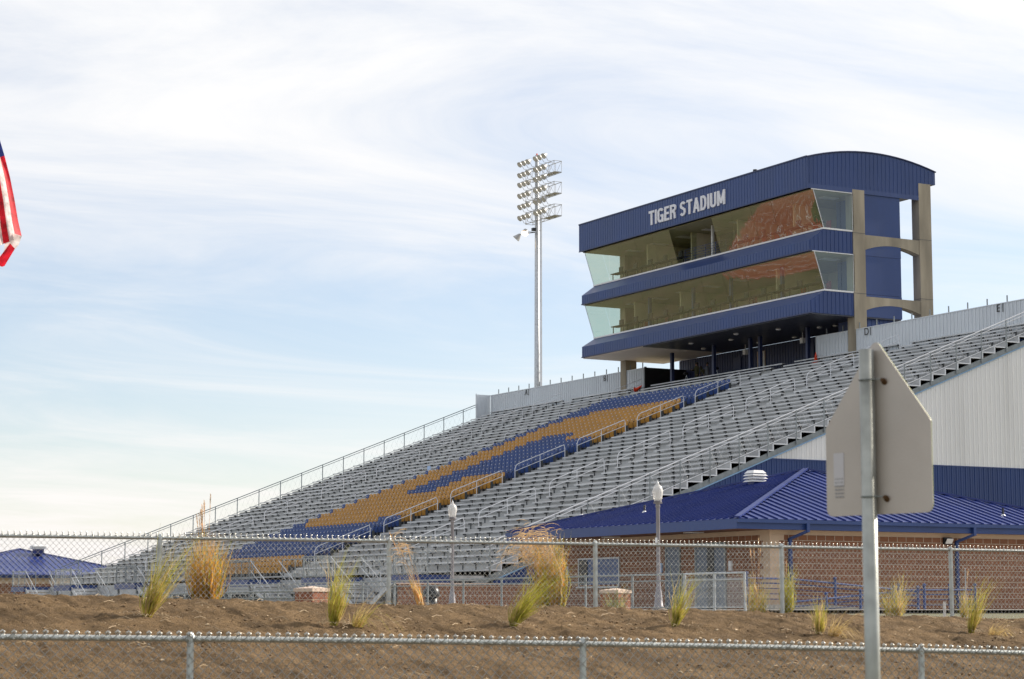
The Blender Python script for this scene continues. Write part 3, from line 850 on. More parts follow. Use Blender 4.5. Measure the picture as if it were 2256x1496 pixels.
# band sections: sill ledge, slope, vertical ribbed face, floor slab
def band(zs, zl, zv, name):
    b = MB()
    b.prismY([(XS, zs-.10), (XF, zl), (XF, zv), (XB, zv), (XB, zs-.10)], PY0+.02, PY1-.02)
    y = PY0+.1
    while y < PY1:
        b.box(XF-.013, XF-.001, y-.03, y+.03, zv+.02, zl-.02); y += .305
    x = XS-.05
    b.box(XF+.02, XF+.08, PY0-.01, PY0+.019, zv+.02, zl-.03)
    x = XF+.35
    while x < 80.25:
        top = zl+(zs-.10-zl)*min(1, (x-XF)/(XS-XF))
        b.box(x-.03, x+.03, PY0-.005, PY0+.019, zv+.02, top-.03); x += .305
    o = b.build(name, M['blue'], pbx)
    s = MB(); s.prismY([(XS-.05, zs-.10), (XS+.06, zs-.10), (XS+.06, zs), (XS-.05, zs)], PY0-.02, PY1+.02)
    s.box(XS+.06, 80.3, PY0-.02, PY0+.05, zs-.10, zs)
    s.box(XS+.06, 80.3, PY1-.05, PY1+.02, zs-.10, zs)
    s.build('window_sill', M['frame'], o)
    d = MB(); d.prismY([(XF-.03, zv-.03), (XF+.1, zv-.03), (XF+.1, zv+.04), (XF-.03, zv+.04)], PY0-.03, PY1+.03); d.build('drip_edge', M['blue_dark'], o)
    return o
b1 = band(22.75, 21.92, 21.28, 'floor_band'); b2 = band(19.0, 18.27, 17.52, 'floor_band')
# end wall pieces beside the windows and behind the columns, stair core
for z0, z1 in ((22.66, 25.28), (18.92, 21.27)):
    for a, c in ((PY0+.04, PY0+.12), (PY1-.12, PY1-.04)):
        w = MB(); w.box(80.36, XB, a, c, z0, z1); w.build('end_wall', M['blue'], pbx)
w = MB(); w.box(81.25, 83.8, PY0+.35, PY0+2.8, 15.0, 25.28)
x = 81.3
while x < 83.8:
    w.box(x-.03, x+.03, PY0+.325, PY0+.349, 15.0, 25.28); x += .305
w.build('stair_core', M['blue'], pbx)
w = MB(); w.box(83.9, 83.98, PY0+.1, PY1-.1, 17.5, 25.28); w.build('rear_wall', M['blue'], pbx)
# interiors
for zf, zc, nm in ((22.68, 25.0, 0), (18.93, 21.2, 1)):
    i = MB(); i.box(XS+.1, 83.8, PY0+.15, PY1-.15, zf-.02, zf); i.build('room_floor', M['floor_in'], pbx)
    i = MB(); i.box(XF+.25, 83.8, PY0+.15, PY1-.15, zc, zc+.06)
    i.build('room_ceiling', M['ceiling_in'], pbx)
    i = MB(); i.box(83.3, 83.4, PY0+.2, PY1-.2, zf, zc)
    i.box(80.45, 83.3, PY0+.14, PY0+.18, zf, zc); i.box(80.45, 83.3, PY1-.18, PY1-.14, zf, zc)
    ys_ = (107.6, 113.7, 119.1, 124.6) if nm == 0 else (109.5, 120.5, 126.3)
    for yy in ys_: i.box(79.3, 83.3, yy-.06, yy+.06, zf, zc)
    i.build('interior_wall', M['interior'], pbx)
    l = MB()
    for k in range(8):
        yy = 104.8+k*3.2
        l.box(79.3, 80.5, yy-.3, yy+.3, zc-.03, zc-.001)
    l.build('ceiling_fixture', M['frame'], pbx)
    f = MB()
    y = 104.3
    while y < 129:
        if not (nm == 0 and 113.5 < y < 119.3):
            f.box(78.75, 79.35, y, y+1.5, zf+.70, zf+.75)
            f.box(78.9, 78.95, y, y+.05, zf, zf+.7); f.box(78.9, 78.95, y+1.4, y+1.45, zf, zf+.7)
            f.box(79.0, 79.1, y+.3, y+.75, zf+.76, zf+1.15)
        y += 1.9
    f.build('counter', M['furn'], pbx)
    f = MB()
    for k in range(9):
        y = 104.9+k*1.35 if nm == 0 else 105+k*2.6
        if nm == 0 and y > 112.5: break
        f.box(79.7, 80.15, y, y+.45, zf+.42, zf+.5); f.box(80.1, 80.16, y, y+.45, zf+.5, zf+.98); f.box(79.9, 79.95, y+.2, y+.25, zf, zf+.42)
    f.build('chair', M['redfurn'], pbx)
for yy in (108.6, 114.2, 118.6, 124.0):
    c = MB(); c.box(79.0, 79.2, yy-.1, yy+.1, 18.93, 21.2); c.build('interior_column', M['blue'], pbx)
c = MB(); c.box(83.2, 83.28, 121.0, 122.0, 18.95, 20.95); c.build('interior_door', M['paperblue'], pbx)
c = MB(); c.box(83.2, 83.28, 104.5, 105.3, 22.7, 24.4); c.build('interior_door', M['furn'], pbx)
# slanted panes
def gx(z, zb, zt): return XS+(XF+.27-XS)*(z-zb)/(zt-zb)
def panes(zb, zt, a, b, n):
    st_ = (b-a)/n
    for k in range(n):
        y0, y1 = a+k*st_+.012, a+(k+1)*st_-.012
        g = MB(); g.add([(XS, y0, zb), (XS, y1, zb), (XF+.27, y1, zt), (XF+.27, y0, zt)], [(0,1,2,3)])
        g.build('window_pane', M['glass_front'], pbx, fix=False)
panes(22.75, 25.05, PY0+.03, 113.9, 5); panes(22.75, 25.05, 118.9, PY1-.03, 5)
panes(19.0, 21.27, PY0+.03, PY1-.03, 11)
def side(zb, zt, y, m='glass_side'):
    for xa, xb in ((None, 79.4), (79.42, 80.33)):
        g = MB()
        if xa is None: vs = [(XS, y, zb), (xb, y, zb), (xb, y, zt), (XF+.27, y, zt)]
        else: vs = [(xa, y, zb), (xb, y, zb), (xb, y, zt), (xa, y, zt)]
        g.add(vs, [(0,1,2,3)]); g.build('side_window_pane', M[m], pbx, fix=False)
for zb, zt in ((22.75, 25.05), (19.0, 21.27)):
    side(zb, zt, PY0+.01); side(zb, zt, PY1-.01)
    for yy in (PY0-.01, PY1+.01):
        f = MB(); f.beam((80.33, yy, zb), (80.33, yy, zt), .06, .06); f.beam((XF+.14, yy, zt-.02), (80.36, yy, zt-.02), .05, .05)
        f.beam((XS, yy, zb), (XF+.27, yy, zt), .025, .03)
        f.build('window_frame', M['frame'], pbx)
for yy in (113.9, 118.9):
    g = MB(); g.add([(XS, yy, 22.75), (79.6, yy, 22.75), (79.6, yy, 25.05), (XF+.27, yy, 25.05)], [(0,1,2,3)]); g.build('side_window_pane', M['glass_front'], pbx, fix=False)
br = MB()
for k in range(6): br.tube([(78.6, 113.95, 22.85+.17*k), (78.6, 118.85, 22.85+.17*k)], .014, 5)
for k in range(5): br.tube([(78.6, 114+k*1.2, 22.7), (78.6, 114+k*1.2, 23.72)], .02, 5)
br.build('balcony_railing', M['blue'], pbx)
br = MB(); br.box(78.9, 79.05, 116.0, 116.15, 22.7, 25.0); br.build('balcony_post', M['frame'], pbx)
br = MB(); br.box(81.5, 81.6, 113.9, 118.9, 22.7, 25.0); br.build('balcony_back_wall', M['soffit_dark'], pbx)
# concrete portal columns and arched beams
def portal(y0, y1):
    for a, b, top in ((80.31, 81.22, 25.28), (85.45, 86.40, 26.14)):
        c = MB(); c.box(a, b, y0, y1, -.05, top)
        o = c.build('concrete_column', M['concrete'], pbx)
        j = MB()
        for z in (18.9, 22.6): j.box(a-.004, b+.004, y0-.004, y1+.004, z, z+.02)
        j.build('column_joint', M['soffit_dark'], o)
    for zb, zt in ((21.62, 22.55), (17.92, 18.76), (14.2, 15.0)):
        n = 12; top = []; bot = []
        for i in range(n+1):
            x = 81.22+(85.45-81.22)*i/n; t = (i/n-.5)*2
            bot.append((x, y0+.05, zb+.38*(1-t*t)))
        pts = [(81.22, y0+.05, zt), *bot, (85.45, y0+.05, zt)]
        c = MB(); c.prism(pts, (0, y1-y0-.1, 0)); c.build('arched_beam', M['concrete'], pbx)
portal(PY0-.04, PY0+.66); portal(PY1-.66, PY1+.04)
# soffit below, lights, slender columns, concourse wall with door
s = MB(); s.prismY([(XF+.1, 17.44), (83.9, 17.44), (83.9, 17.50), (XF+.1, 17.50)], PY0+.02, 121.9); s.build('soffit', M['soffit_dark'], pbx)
s = MB(); s.prismY([(XF+.1, 17.44), (83.9, 17.44), (83.9, 17.50), (XF+.1, 17.50)], 121.91, PY1-.02); s.build('soffit', M['soffit_light'], pbx)  # far stretch, bounce light painted in by the paler colour
for k, (x, y) in enumerate([(79.6, 109.8), (82.9, 112.6), (81.3, 107.8), (81.7, 106.7), (81.2, 120.6), (80.0, 115.6), (78.6, 113.0), (78.8, 118.5), (82.5, 116.0)]):
    s = MB(); s.lathe((x, y, 17.36), [(.12, 0), (.16, .03), (.17, .08)], 10); s.build('soffit_light', M['frame'], pbx)
for x, y in ((82.4, 117.4), (82.0, 110.5)):
    s = MB(); s.box(x-.12, x+.12, y-.15, y+.15, 16.75, 17.1); s.box(x-.02, x+.02, y-.02, y+.02, 17.1, 17.43); s.build('loudspeaker', M['frame'], pbx)
for y in (123.7, 118.6, 114.4, 113.3, 108.2):
    s = MB(); s.box(80.58, 80.80, y-.1, y+.1, 14.96, 17.43); s.build('steel_column', M['blue_dark'], pbx)
s = MB(); s.box(83.9, 83.98, PY0+.3, 127.7, 14.96, 17.43)
y = PY0+.4
while y < 127.6:
    s.box(83.87, 83.899, y-.03, y+.03, 14.97, 17.42); y += .305
s.build('concourse_wall', M['blue_dark'], pbx)
s = MB(); s.box(83.84, 83.868, 117.2, 118.1, 14.96, 17.1); d = s.build('doorway', M['stucco'], pbx)
s = MB(); s.box(83.80, 83.838, 117.25, 117.62, 14.96, 17.05); s.build('door', M['frame'], d)
for y in (109.9, 111.8, 120.0):
    s = MB(); s.box(83.83, 83.868, y, y+.95, 14.96, 17.0); s.build('door', M['blue_dark'], pbx)

# ------------------------------------------------------------------ floodlight mast
lt = empty('floodlight_mast', (88.2, 155.8, -.05), 'tall steel floodlight mast with six rows of round lamps behind the stand', 'floodlight mast')
m = MB(); m.tube([(88.2, 155.8, -.05), (88.2, 155.8, 38.0)], [.33, .155], 14); m.build('pole', M['galv'], lt, smooth=True)
m = MB(); m.tube([(88.32, 155.35, .5), (88.32, 155.35, 33.3)], .10, 6)
for k in range(22): m.beam((88.2, 155.8, 1.5+1.5*k), (88.32, 155.3, 1.5+1.5*k), .05, .05)
m.build('cable_conduit', M['handrail'], lt)
m = MB(); m.tube([(88.2, 155.8, 38.0), (88.2, 155.8, 38.15)], .07, 8); m.build('obstruction_lamp', M['orange'], lt)
for zt in (36.98, 35.2-.0, 33.3):
    t = MB(); zb = zt-.95; ya, yb = 152.6, 157.53
    for x in (88.05, 88.75):
        for z in (zt, zb): t.tube([(x, ya, z), (x, yb, z)], .028, 5)
    k = 0; y = ya
    while y < yb+.01:
        for x in (88.05, 88.75): t.tube([(x, y, zb), (x, y, zt)], .02, 4)
        for z in (zt, zb): t.tube([(88.05, y, z), (88.75, y, z)], .02, 4)
        if y+.98 < yb+.02:
            for x in (88.05, 88.75): t.tube([(x, y, zb if k % 2 else zt), (x, y+.98, zt if k % 2 else zb)], .016, 4)
        if k in (0, 1): t.box(88.1, 88.7, y, y+.95, zb+.02, zb+.05)
        k += 1; y += .983
    t.build('crossarm_truss', M['housing'], lt)
def flood(y, z):
    d = Vector((-.80, -.12, -.58)).normalized(); c = Vector((87.35, y, z+.42))
    h = MB(); h.tube([c-d*.30, c-d*.24, c-d*.05, c+d*.10, c+d*.13], [.07, .12, .19, .255, .255], 12)
    o = h.build('floodlight', M['housing'], lt, smooth=False)
    g = MB(); g.tube([c+d*.131, c+d*.136], [.225, .22], 12); g.build('lamp_face', M['reflector'], o)
    a = MB(); a.tube([(88.05, y, z), (87.7, y, z+.02), c-d*.1], .022, 5); a.build('lamp_arm', M['housing'], o)
for zt in (36.98, 35.2, 33.3):
    for z in (zt, zt-.95):
        for yy in (157.15, 156.45, 155.75, 154.45, 153.75, 153.05): flood(yy, z)
o = MB(); o.tube([(88.0, 155.8, 31.4), (87.2, 156.6, 31.5)], .03, 5); o.box(87.6, 87.9, 155.4, 155.7, 31.45, 31.7); o.build('lamp_bracket', M['black'], lt)
o = MB(); o.tube([(87.5, 156.4, 31.65), (87.3, 156.4, 31.3)], [.18, .32], 12); q = o.build('area_lamp', M['housing'], lt)
o = MB(); o.tube([(87.29, 156.3, 31.33), (87.26, 156.28, 31.27)], [.29, .28], 14); o.build('lit_lens', M['lit'], q)
o = MB(); o.tube([(87.8, 158.0, 31.55), (87.5, 158.2, 31.15)], [.10, .34], 12); q = o.build('area_lamp', M['housing'], lt)
o = MB(); o.tube([(88.1, 155.8, 31.4), (87.8, 158.0, 31.55)], .03, 5); o.build('lamp_bracket', M['black'], lt)

# ------------------------------------------------------------------ brick buildings with hipped metal roofs
def hip_building(name, label, x0, x1, y0, y1, wx, wy, gz, ze, zp, seam=.42, sw=.03):
    """eaves rectangle x0..x1,y0..y1; wx, wy overhangs"""
    root = empty(name, ((x0+x1)/2, (y0+y1)/2, gz), label, 'building')
    cx_, cy_ = (x0+x1)/2, (y0+y1)/2
    P = (cx_, cy_, zp)
    A, B_, C_, D = (x0,y0,ze), (x1,y0,ze), (x1,y1,ze), (x0,y1,ze)
    r = MB(); r.add([A,B_,C_,D,P], [(0,1,4),(1,2,4),(2,3,4),(3,0,4),(3,2,1,0)])
    ro = r.build('roof', M['blue_roof'], root)
    s = MB()
    kx = (zp-ze)/(cy_-y0); ky = (zp-ze)/(cx_-x0)
    n = int((x1-x0)/seam)
    for i in range(1, n):
        x = x0+(x1-x0)*i/n
        t = 1-abs(x-cx_)/(cx_-x0)
        for yy, dy in ((y0, 1), (y1, -1)):
            ye = yy+dy*t*(cy_-y0)
            s.beam((x, yy-dy*.03, ze+.022-.03*kx), (x, ye, ze+.022+kx*abs(ye-yy)), sw, .055)
    n = int((y1-y0)/seam)
    for i in range(1, n):
        y = y0+(y1-y0)*i/n
        t = 1-abs(y-cy_)/(cy_-y0)
        for xx, dx in ((x0, 1), (x1, -1)):
            xe = xx+dx*t*(cx_-x0)
            s.beam((xx-dx*.03, y, ze+.022-.03*ky), (xe, y, ze+.022+ky*abs(xe-xx)), sw, .055)
    s.build('standing_seam', M['blue_roof'], ro)
    s = MB()
    for c in (A, B_, C_, D): s.beam(Vector(c)+Vector((0,0,.05)), Vector(P)+Vector((0,0,.06)), .20, .06)
    s.build('hip_cap', M['blue_roof'], ro)
    f = MB()
    f.box(x0-.02, x0+.04, y0, y1, ze-.36, ze-.01); f.box(x1-.04, x1+.02, y0, y1, ze-.36, ze-.01)
    f.box(x0+.041, x1-.041, y0-.0, y0+.04, ze-.36, ze-.01); f.box(x0+.041, x1-.041, y1-.04, y1, ze-.36, ze-.01)
    f.build('fascia', M['blue'], ro)
    g = MB(); g.box(x0-.02, x1+.02, y0-.13, y0-.005, ze-.14, ze-.02); g.box(x0-.02, x1+.02, y1+.005, y1+.13, ze-.14, ze-.02)
    g.build('gutter', M['blue'], ro)
    f = MB(); f.box(x0+.05, x1-.05, y0+.05, y1-.05, ze-.34, ze-.30); f.build('soffit', M['soffit_brown'], ro)
    a0, a1, b0, b1 = x0+wx, x1-wx, y0+wy, y1-wy
    top = ze-.345
    w = MB()   # core
    w.box(a0+.12, a1-.12, b0+.12, b1-.12, gz, top); 
    w.build('wall_core', M['stucco'], root)
    fz = gz+2.64
    def toothed(p0, p1, lo_, hi_, ax):
        wb = MB(); out_ = []
        for zc_ in range(13):
            z = gz+.2032*zc_; z2 = gz+.2032*(zc_+1) if zc_ < 12 else fz; e_ = .42 if zc_ % 2 else .62
            out_.append((e_, z, z2))
        pts = []
        for e_, z, z2 in out_: pts += [(lo_+e_, z), (lo_+e_, z2)]
        for e_, z, z2 in reversed(out_): pts += [(hi_-e_, z2), (hi_-e_, z)]
        if ax == 'x': wb.prism([(c, p0, z) for c, z in pts], (0, p1-p0, 0))
        else: wb.prism([(p0, c, z) for c, z in pts], (p1-p0, 0, 0))
        wb.build('brick_wall', M['brickY' if ax == 'x' else 'brickX'], root)
    toothed(b0, b0+.119, a0, a1, 'x'); toothed(b1-.119, b1, a0, a1, 'x')
    toothed(a0, a0+.119, b0, b1, 'y'); toothed(a1-.119, a1, b0, b1, 'y')
    q = MB(); q.box(a0+.002, a1-.002, b0+.002, b0+.118, fz+.001, top); q.box(a0+.002, a0+.118, b0+.119, b1-.119, fz+.001, top)
    q.box(a1-.118, a1-.002, b0+.119, b1-.119, fz+.001, top); q.box(a0+.002, a1-.002, b1-.118, b1-.002, fz+.001, top)
    for c, d in ((a0, b0), (a1, b0), (a0, b1), (a1, b1)):
        sx = 1 if c == a0 else -1; sy = 1 if d == b0 else -1
        for zc_ in range(13):
            z = gz+.2032*zc_; L_ = .42 if zc_ % 2 else .62; z2 = min(z+.2032, fz)
            q.box(c+sx*.004, c+sx*L_, d+sy*.004, d+sy*.12, z, z2)
            q.box(c+sx*.004, c+sx*.12, d+sy*.121, d+sy*L_, z, z2)
    q.build('smooth_block_trim', M['stucco'], root)
    return root, ro, ze, ky, kx, (a0, a1, b0, b1)
hb, hr, ze, ky, kx, (a0, a1, b0, b1) = hip_building('brick_building', 'red brick concession building with a blue hipped metal roof in front of the stand', 43.0, 61.3, 61.9, 78.5, 1.8, .6, -.05, 3.10, 5.51)
GZ = -.05
# windows and doors on the side facing the field
w = MB(); X = a0
w.box(X-.02, X-.003, 72.62, 75.66, .93, 1.94); sh = w.build('roll_shutter', M['shutter'], hb)
w = MB()
for k in range(9): w.box(X-.032, X-.0205, 72.64, 75.64, .96+.108*k, 1.03+.108*k)
w.build('shutter_slat', M['shutter'], sh)
w = MB()
w.box(X-.05, X-.003, 72.555, 72.615, .86, 2.00); w.box(X-.05, X-.003, 75.665, 75.725, .86, 2.00); w.box(X-.05, X-.003, 72.616, 75.664, 1.945, 2.00); w.box(X-.12, X-.003, 72.5, 75.78, .80, .859)
w.build('window_frame', M['galv'], sh)
w = MB(); w.box(X-.055, X-.035, 75.0, 75.64, .95, 1.93); w.build('open_leaf', M['black'], sh)
def doorx(ya, yb, zt, lab, leaf=2, dark=False):
    d = MB(); d.box(X-.04, X-.003, ya, yb, GZ, zt); o = d.build('door', M['door'], hb)
    f = MB(); f.box(X-.06, X-.003, ya-.08, ya-.001, GZ, zt+.08); f.box(X-.06, X-.003, yb+.001, yb+.08, GZ, zt+.08); f.box(X-.06, X-.003, ya, yb, zt+.001, zt+.08); f.build('door_frame', M['galv_dark'], o)
    if dark:
        k = MB(); k.box(X-.052, X-.041, ya+.65, ya+1.1, GZ+.02, zt-.02); k.build('dark_opening', M['black'], o)
    k = MB(); k.tube([(X-.1, ya+.15, 1.0), (X-.1, ya+.27, 1.0)], .02, 6); k.box(X-.1, X-.041, ya+.19, ya+.23, .98, 1.02); k.build('door_handle', M['galv'], o)
doorx(68.28, 69.14, 2.28, '')
doorx(65.28, 67.12, 2.30, '', 2, True)
for y in (64.9, 69.55, 76.6):
    w = MB(); w.box(X-.06, X-.003, y-.1, y+.1, 1.35, 1.7); w.build('wall_plate', M['paperblue'] if y > 69 else M['frame'], hb)
for y in (66.2, 72.0, 76.0):
    w = MB(); w.box(a0-1.0, a0-.5, y-.3, y+.3, GZ+3.15-.37, GZ+3.15-.341); w.build('soffit_light', M['frame'], hb)
# downspouts and wall pack on the near wall
for x in (45.95, 53.55):
    d = MB(); y = b0-.07
    d.box(x-.06, x+.06, 61.76, 61.86, 2.66, 2.98)
    d.beam((x, 61.81, 2.70), (x-.32, y, 2.44), .11, .09)
    d.box(x-.38, x-.26, y-.05, y+.05, GZ, 2.46); d.build('downspout', M['blue'], hb)
d = MB(); d.prism([(52.62, b0-.003, 2.34), (53.0, b0-.003, 2.34), (53.0, b0-.003, 2.60), (52.62, b0-.003, 2.60)], (0, -.10, 0)); o = d.build('wall_light', M['black'], hb)
d = MB(); d.prism([(52.66, b0-.104, 2.37), (52.96, b0-.104, 2.37), (52.96, b0-.20, 2.50), (52.66, b0-.20, 2.50)], (0, -.01, .05)); d.build('light_lens', M['frame'], o)
def louvre(x, y, z, mroot, w_=.62, mat_='white'):
    cb_ = w_*.62
    l = MB(); l.box(x-cb_, x+cb_, y-cb_, y+cb_, z-.5, z+.06); o = l.build('vent_curb', M['blue_roof'], mroot)
    l = MB()
    for k in range(3):
        z0 = z+.06+k*.12
        a = w_-.10; b_ = w_
        l.add([(x-a,y-a,z0+.09),(x+a,y-a,z0+.09),(x+a,y+a,z0+.09),(x-a,y+a,z0+.09),(x-b_,y-b_,z0),(x+b_,y-b_,z0),(x+b_,y+b_,z0),(x-b_,y+b_,z0)],
              [(0,1,2,3),(4,5,1,0),(5,6,2,1),(6,7,3,2),(7,4,0,3),(7,6,5,4)])
    l.box(x-cb_+.02, x+cb_-.02, y-cb_+.02, y+cb_-.02, z+.06, z+.38)
    z0 = z+.42; a = w_*.6; b_ = w_-.04
    l.add([(x-a,y-a,z0+.1),(x+a,y-a,z0+.1),(x+a,y+a,z0+.1),(x-a,y+a,z0+.1),(x-b_,y-b_,z0-.02),(x+b_,y-b_,z0-.02),(x+b_,y+b_,z0-.02),(x-b_,y+b_,z0-.02)],
          [(0,1,2,3),(4,5,1,0),(5,6,2,1),(6,7,3,2),(7,4,0,3),(7,6,5,4)])
    l.build('vent_louvres', M[mat_], o)
    return o
louvre(49.95, 70.6, 4.93, hr, .36)
for x, y in ((45.64, 76.92), (45.32, 71.55), (56.25, 63.26)):
    z = GZ+3.15+(ky*(x-43) if y > 64 else kx*(y-61.9))
    l = MB(); l.tube([(x, y, z-.05), (x, y, z+.30)], .04, 8); l.build('vent_pipe', M['black'], hr)
    l = MB(); l.lathe((x, y, z-.03), [(.13, 0), (.06, .09), (.05, .10)], 8); l.build('pipe_flashing', M['white'], hr)
l = MB(); l.box(50.6, 51.6, 74.5, 75.3, 4.5-.5, 4.9-.25); l.build('roof_unit', M['dirtwall'], hr)

fb_, fr, zf_, fky, fkx, q_ = hip_building('brick_building', 'distant brick building with a blue hipped metal roof beyond the far end of the stand', 55.9, 79.3, 224.6, 246.0, 1.2, .6, -.05, 3.52, 6.48, .62, .07)
louvre(68.9, 232.6, 6.35, fr, .80)
louvre(64.5, 240, 5.8, fr, .65)
for a_, c_, z_ in ((1.6, 4.2, 1.1), (6.3, 9.4, 1.2)):
    w = MB(); w.box(q_[0]+a_, q_[0]+c_, q_[2]-.03, q_[2]-.002, .5, z_); w.build('window', M['shutter'], fb_)

# low brick base wall under the near end of the stand
bw = MB(); bw.box(41.7, 84.0, Y0-.05, Y0+.2, -.05, 1.06); 
o = tag(bw.build('brick_wall', M['brickY']), 'low red brick wall along the foot of the near end of the stand', 'wall')
bw = MB(); bw.box(41.66, 84.04, Y0-.09, Y0+.24, 1.06, 1.115); bw.build('coping', M['cap'], o)

# ------------------------------------------------------------------ chain-link fences
def chainlink(name, label, P0, P1, posts, zrail, zbase, top, rr, pr, wr, knuckle, pitch=.072, ext=(0, 0)):
    """posts: list of parameters along P0->P1; zrail/zbase: functions of t"""
    P0 = Vector(P0); P1 = Vector(P1); d = (P1-P0); Ln = d.length; u = d/Ln; nrm = Vector((-u.y, u.x, 0))
    root = empty(name, (P0.x, P0.y, zbase(0)), label, 'fence')
    def pt(s, z, off=0): return Vector((P0.x+u.x*s+nrm.x*off, P0.y+u.y*s+nrm.y*off, z))
    n = 40
    g = MB(); g.tube([pt(Ln*i/n, zrail(i/n)) for i in range(n+1)], rr, 8); g.build('top_rail', M['galv_coat'], root, smooth=True)
    for s in posts:
        t = s/Ln
        p = MB(); p.tube([pt(s, zbase(t)-.25), pt(s, zrail(t)-.005)], pr, 10)
        p.lathe(pt(s, zrail(t)-.02), [(pr*1.12, 0), (pr*1.15, .03), (pr*.95, .045), (pr*.75, .06), (pr*.3, .07)], 10)
        p.tube([pt(s-.035, zrail(t), 0), pt(s+.035, zrail(t), 0)], rr*1.18, 8)
        o = p.build('fence_post', M['galv_coat'], root, smooth=False)
    w = MB(); kn = MB(); h = pitch/2; off = -rr-wr*1.2
    k = int(Ln/h)
    for i in range(k):
        s0 = i*h; t = s0/Ln
        zt = zrail(t)+top; zb = zbase(t)-.02
        pts = []; m_ = 0; z = zt
        while z > zb:
            g_ = (m_+i) % 2
            pts.append(pt(s0+(h+.0016 if g_ else -.0016), z, off+(.004 if (m_//2) % 2 else -.004)))
            z -= h; m_ += 1
        w.tube(pts, wr, 3, cap=False)
        if i % 2 == 0:
            q = s0+random.uniform(-.004, .004); zt += random.uniform(-.004, .004)
            if knuckle:
                kn.tube([pt(q-.006, zt-.004, off), pt(q-.014, zt+.010, off-.004), pt(q, zt+.020, off+.004), pt(q+.014, zt+.008, off-.006), pt(q+.004, zt-.006, off)], wr*1.65, 5)
                g2 = s0+(h if i % 4 else 0)
                for dz_ in (.036, .072): kn.tube([pt(s0-.006, zt-dz_+.005, off-.006), pt(s0+.006, zt-dz_-.005, off-.008)], wr*1.2, 5)
            else:
                w.tube([pt(q, zt-.02, off), pt(q+.003, zt+.0, off-.005), pt(q-.003, zt+.012, off+.005)], wr*1.9, 4)
                w.tube([pt(q, zt+.008, off), pt(q+.012, zt+.030, off+.004)], wr*.9, 3)
                w.tube([pt(q, zt+.008, off), pt(q-.012, zt+.030, off-.004)], wr*.9, 3)
    w.build('chain_link_mesh', M['wire_near' if knuckle else 'wire'], root, smooth=True, fix=False)
    if kn.v: kn.build('knuckled_selvage', M['wire'], root, smooth=True, fix=False)
    # tie wires
    t_ = MB(); s = .3
    while s < Ln:
        z = zrail(s/Ln); t_.tube([pt(s, z-rr*1.1, off), pt(s+.004, z, off-.002), pt(s+.008, z+rr*1.1, off), pt(s+.01, z+rr*1.1, rr)], wr, 3); s += .61
    t_.build('tie_wire', M['wire'], root, fix=False)
    return root
# near fence: from x=0.6 to 20
def nfy(x): return 14.49-.0887*(x-5.40)
xa, xb = -1.0, 19.0
def nz(t):
    x = xa+(xb-xa)*t
    # measured at three posts
    return -.214-(x-5.40)*.0150-.0010*(x-5.4)*(x-5.4) if x > 5.4 else -.214-(x-5.40)*.015
Ln = math.hypot(xb-xa, nfy(xb)-nfy(xa)); f_ = Ln/(xb-xa)
chainlink('chain_link_fence', 'lower chain-link fence nearest the viewer, in front of the soil mound', (xa, nfy(xa), 0), (xb, nfy(xb), 0),
          [(5.40+3.045*k-xa)*f_ for k in (-2, -1, 0, 1, 2, 3, 4)], nz, lambda t: nz(t)-1.22, .030, .0205, .026, .0042, True)
FY = 24.8
def fz(t):
    x = 1+29*t
    return .835+.002*(x-7)-.0004*(x-12)**2*.3
chainlink('chain_link_fence', 'far chain-link fence standing along the crest of the soil mound', (1, FY, 0), (30, FY, 0),
          [8.83-1+3.048*k for k in (-2, -1, 0, 1, 2, 3, 4, 5, 6)], fz, lambda t: crest(1+29*t)-.05, .034, .021, .031, .0031, False)

# ------------------------------------------------------------------ yard behind the mound
def low_fence(name, label, pts, h, n, mname, gz=-.1, mesh=True, pitch=.11, wr=.004):
    root = empty(name, (pts[0][0], pts[0][1], gz), label, 'fence')
    p0 = Vector((*pts[0], gz)); p1 = Vector((*pts[1], gz)); up = Vector((0,0,1))
    g = MB(); g.tube([p0+up*h, p1+up*h], .026, 6); g.tube([p0+up*(h-.16), p1+up*(h-.16)], .018, 6); g.tube([p0+up*.12, p1+up*.12], .016, 6)
    g.build('rail', M[mname], root)
    for k in range(n):
        a = p0.lerp(p1, k/(n-1)); q = MB(); q.tube([a-up*.1, a+up*(h+.02)], .032, 8); q.build('fence_post', M[mname], root)
    if mesh:
        w = MB(); L_ = (p1-p0).length; m_ = int(L_/pitch)
        for k in range(-int(h/pitch), m_):
            for s in (1, -1):
                a = k*pitch; b_ = a+(h-.2)
                a0_ = max(a, 0); b0_ = min(b_, L_)
                if b0_ <= a0_: continue
                za = .1+(a0_-a); zb_ = .1+(b0_-a)
                if s < 0: za, zb_ = h-.1-(a0_-a), h-.1-(b0_-a)
                w.tube([p0.lerp(p1, a0_/L_)+up*za, p0.lerp(p1, b0_/L_)+up*zb_], wr, 3, cap=False)
        w.build('chain_link_mesh', M[mname], root, fix=False)
    return root
low_fence('yard_fence', 'long low grey pipe fence running past the brick building', [(30, 45.6), (30, 86)], .95, 18, 'galv_dark', pitch=.25)
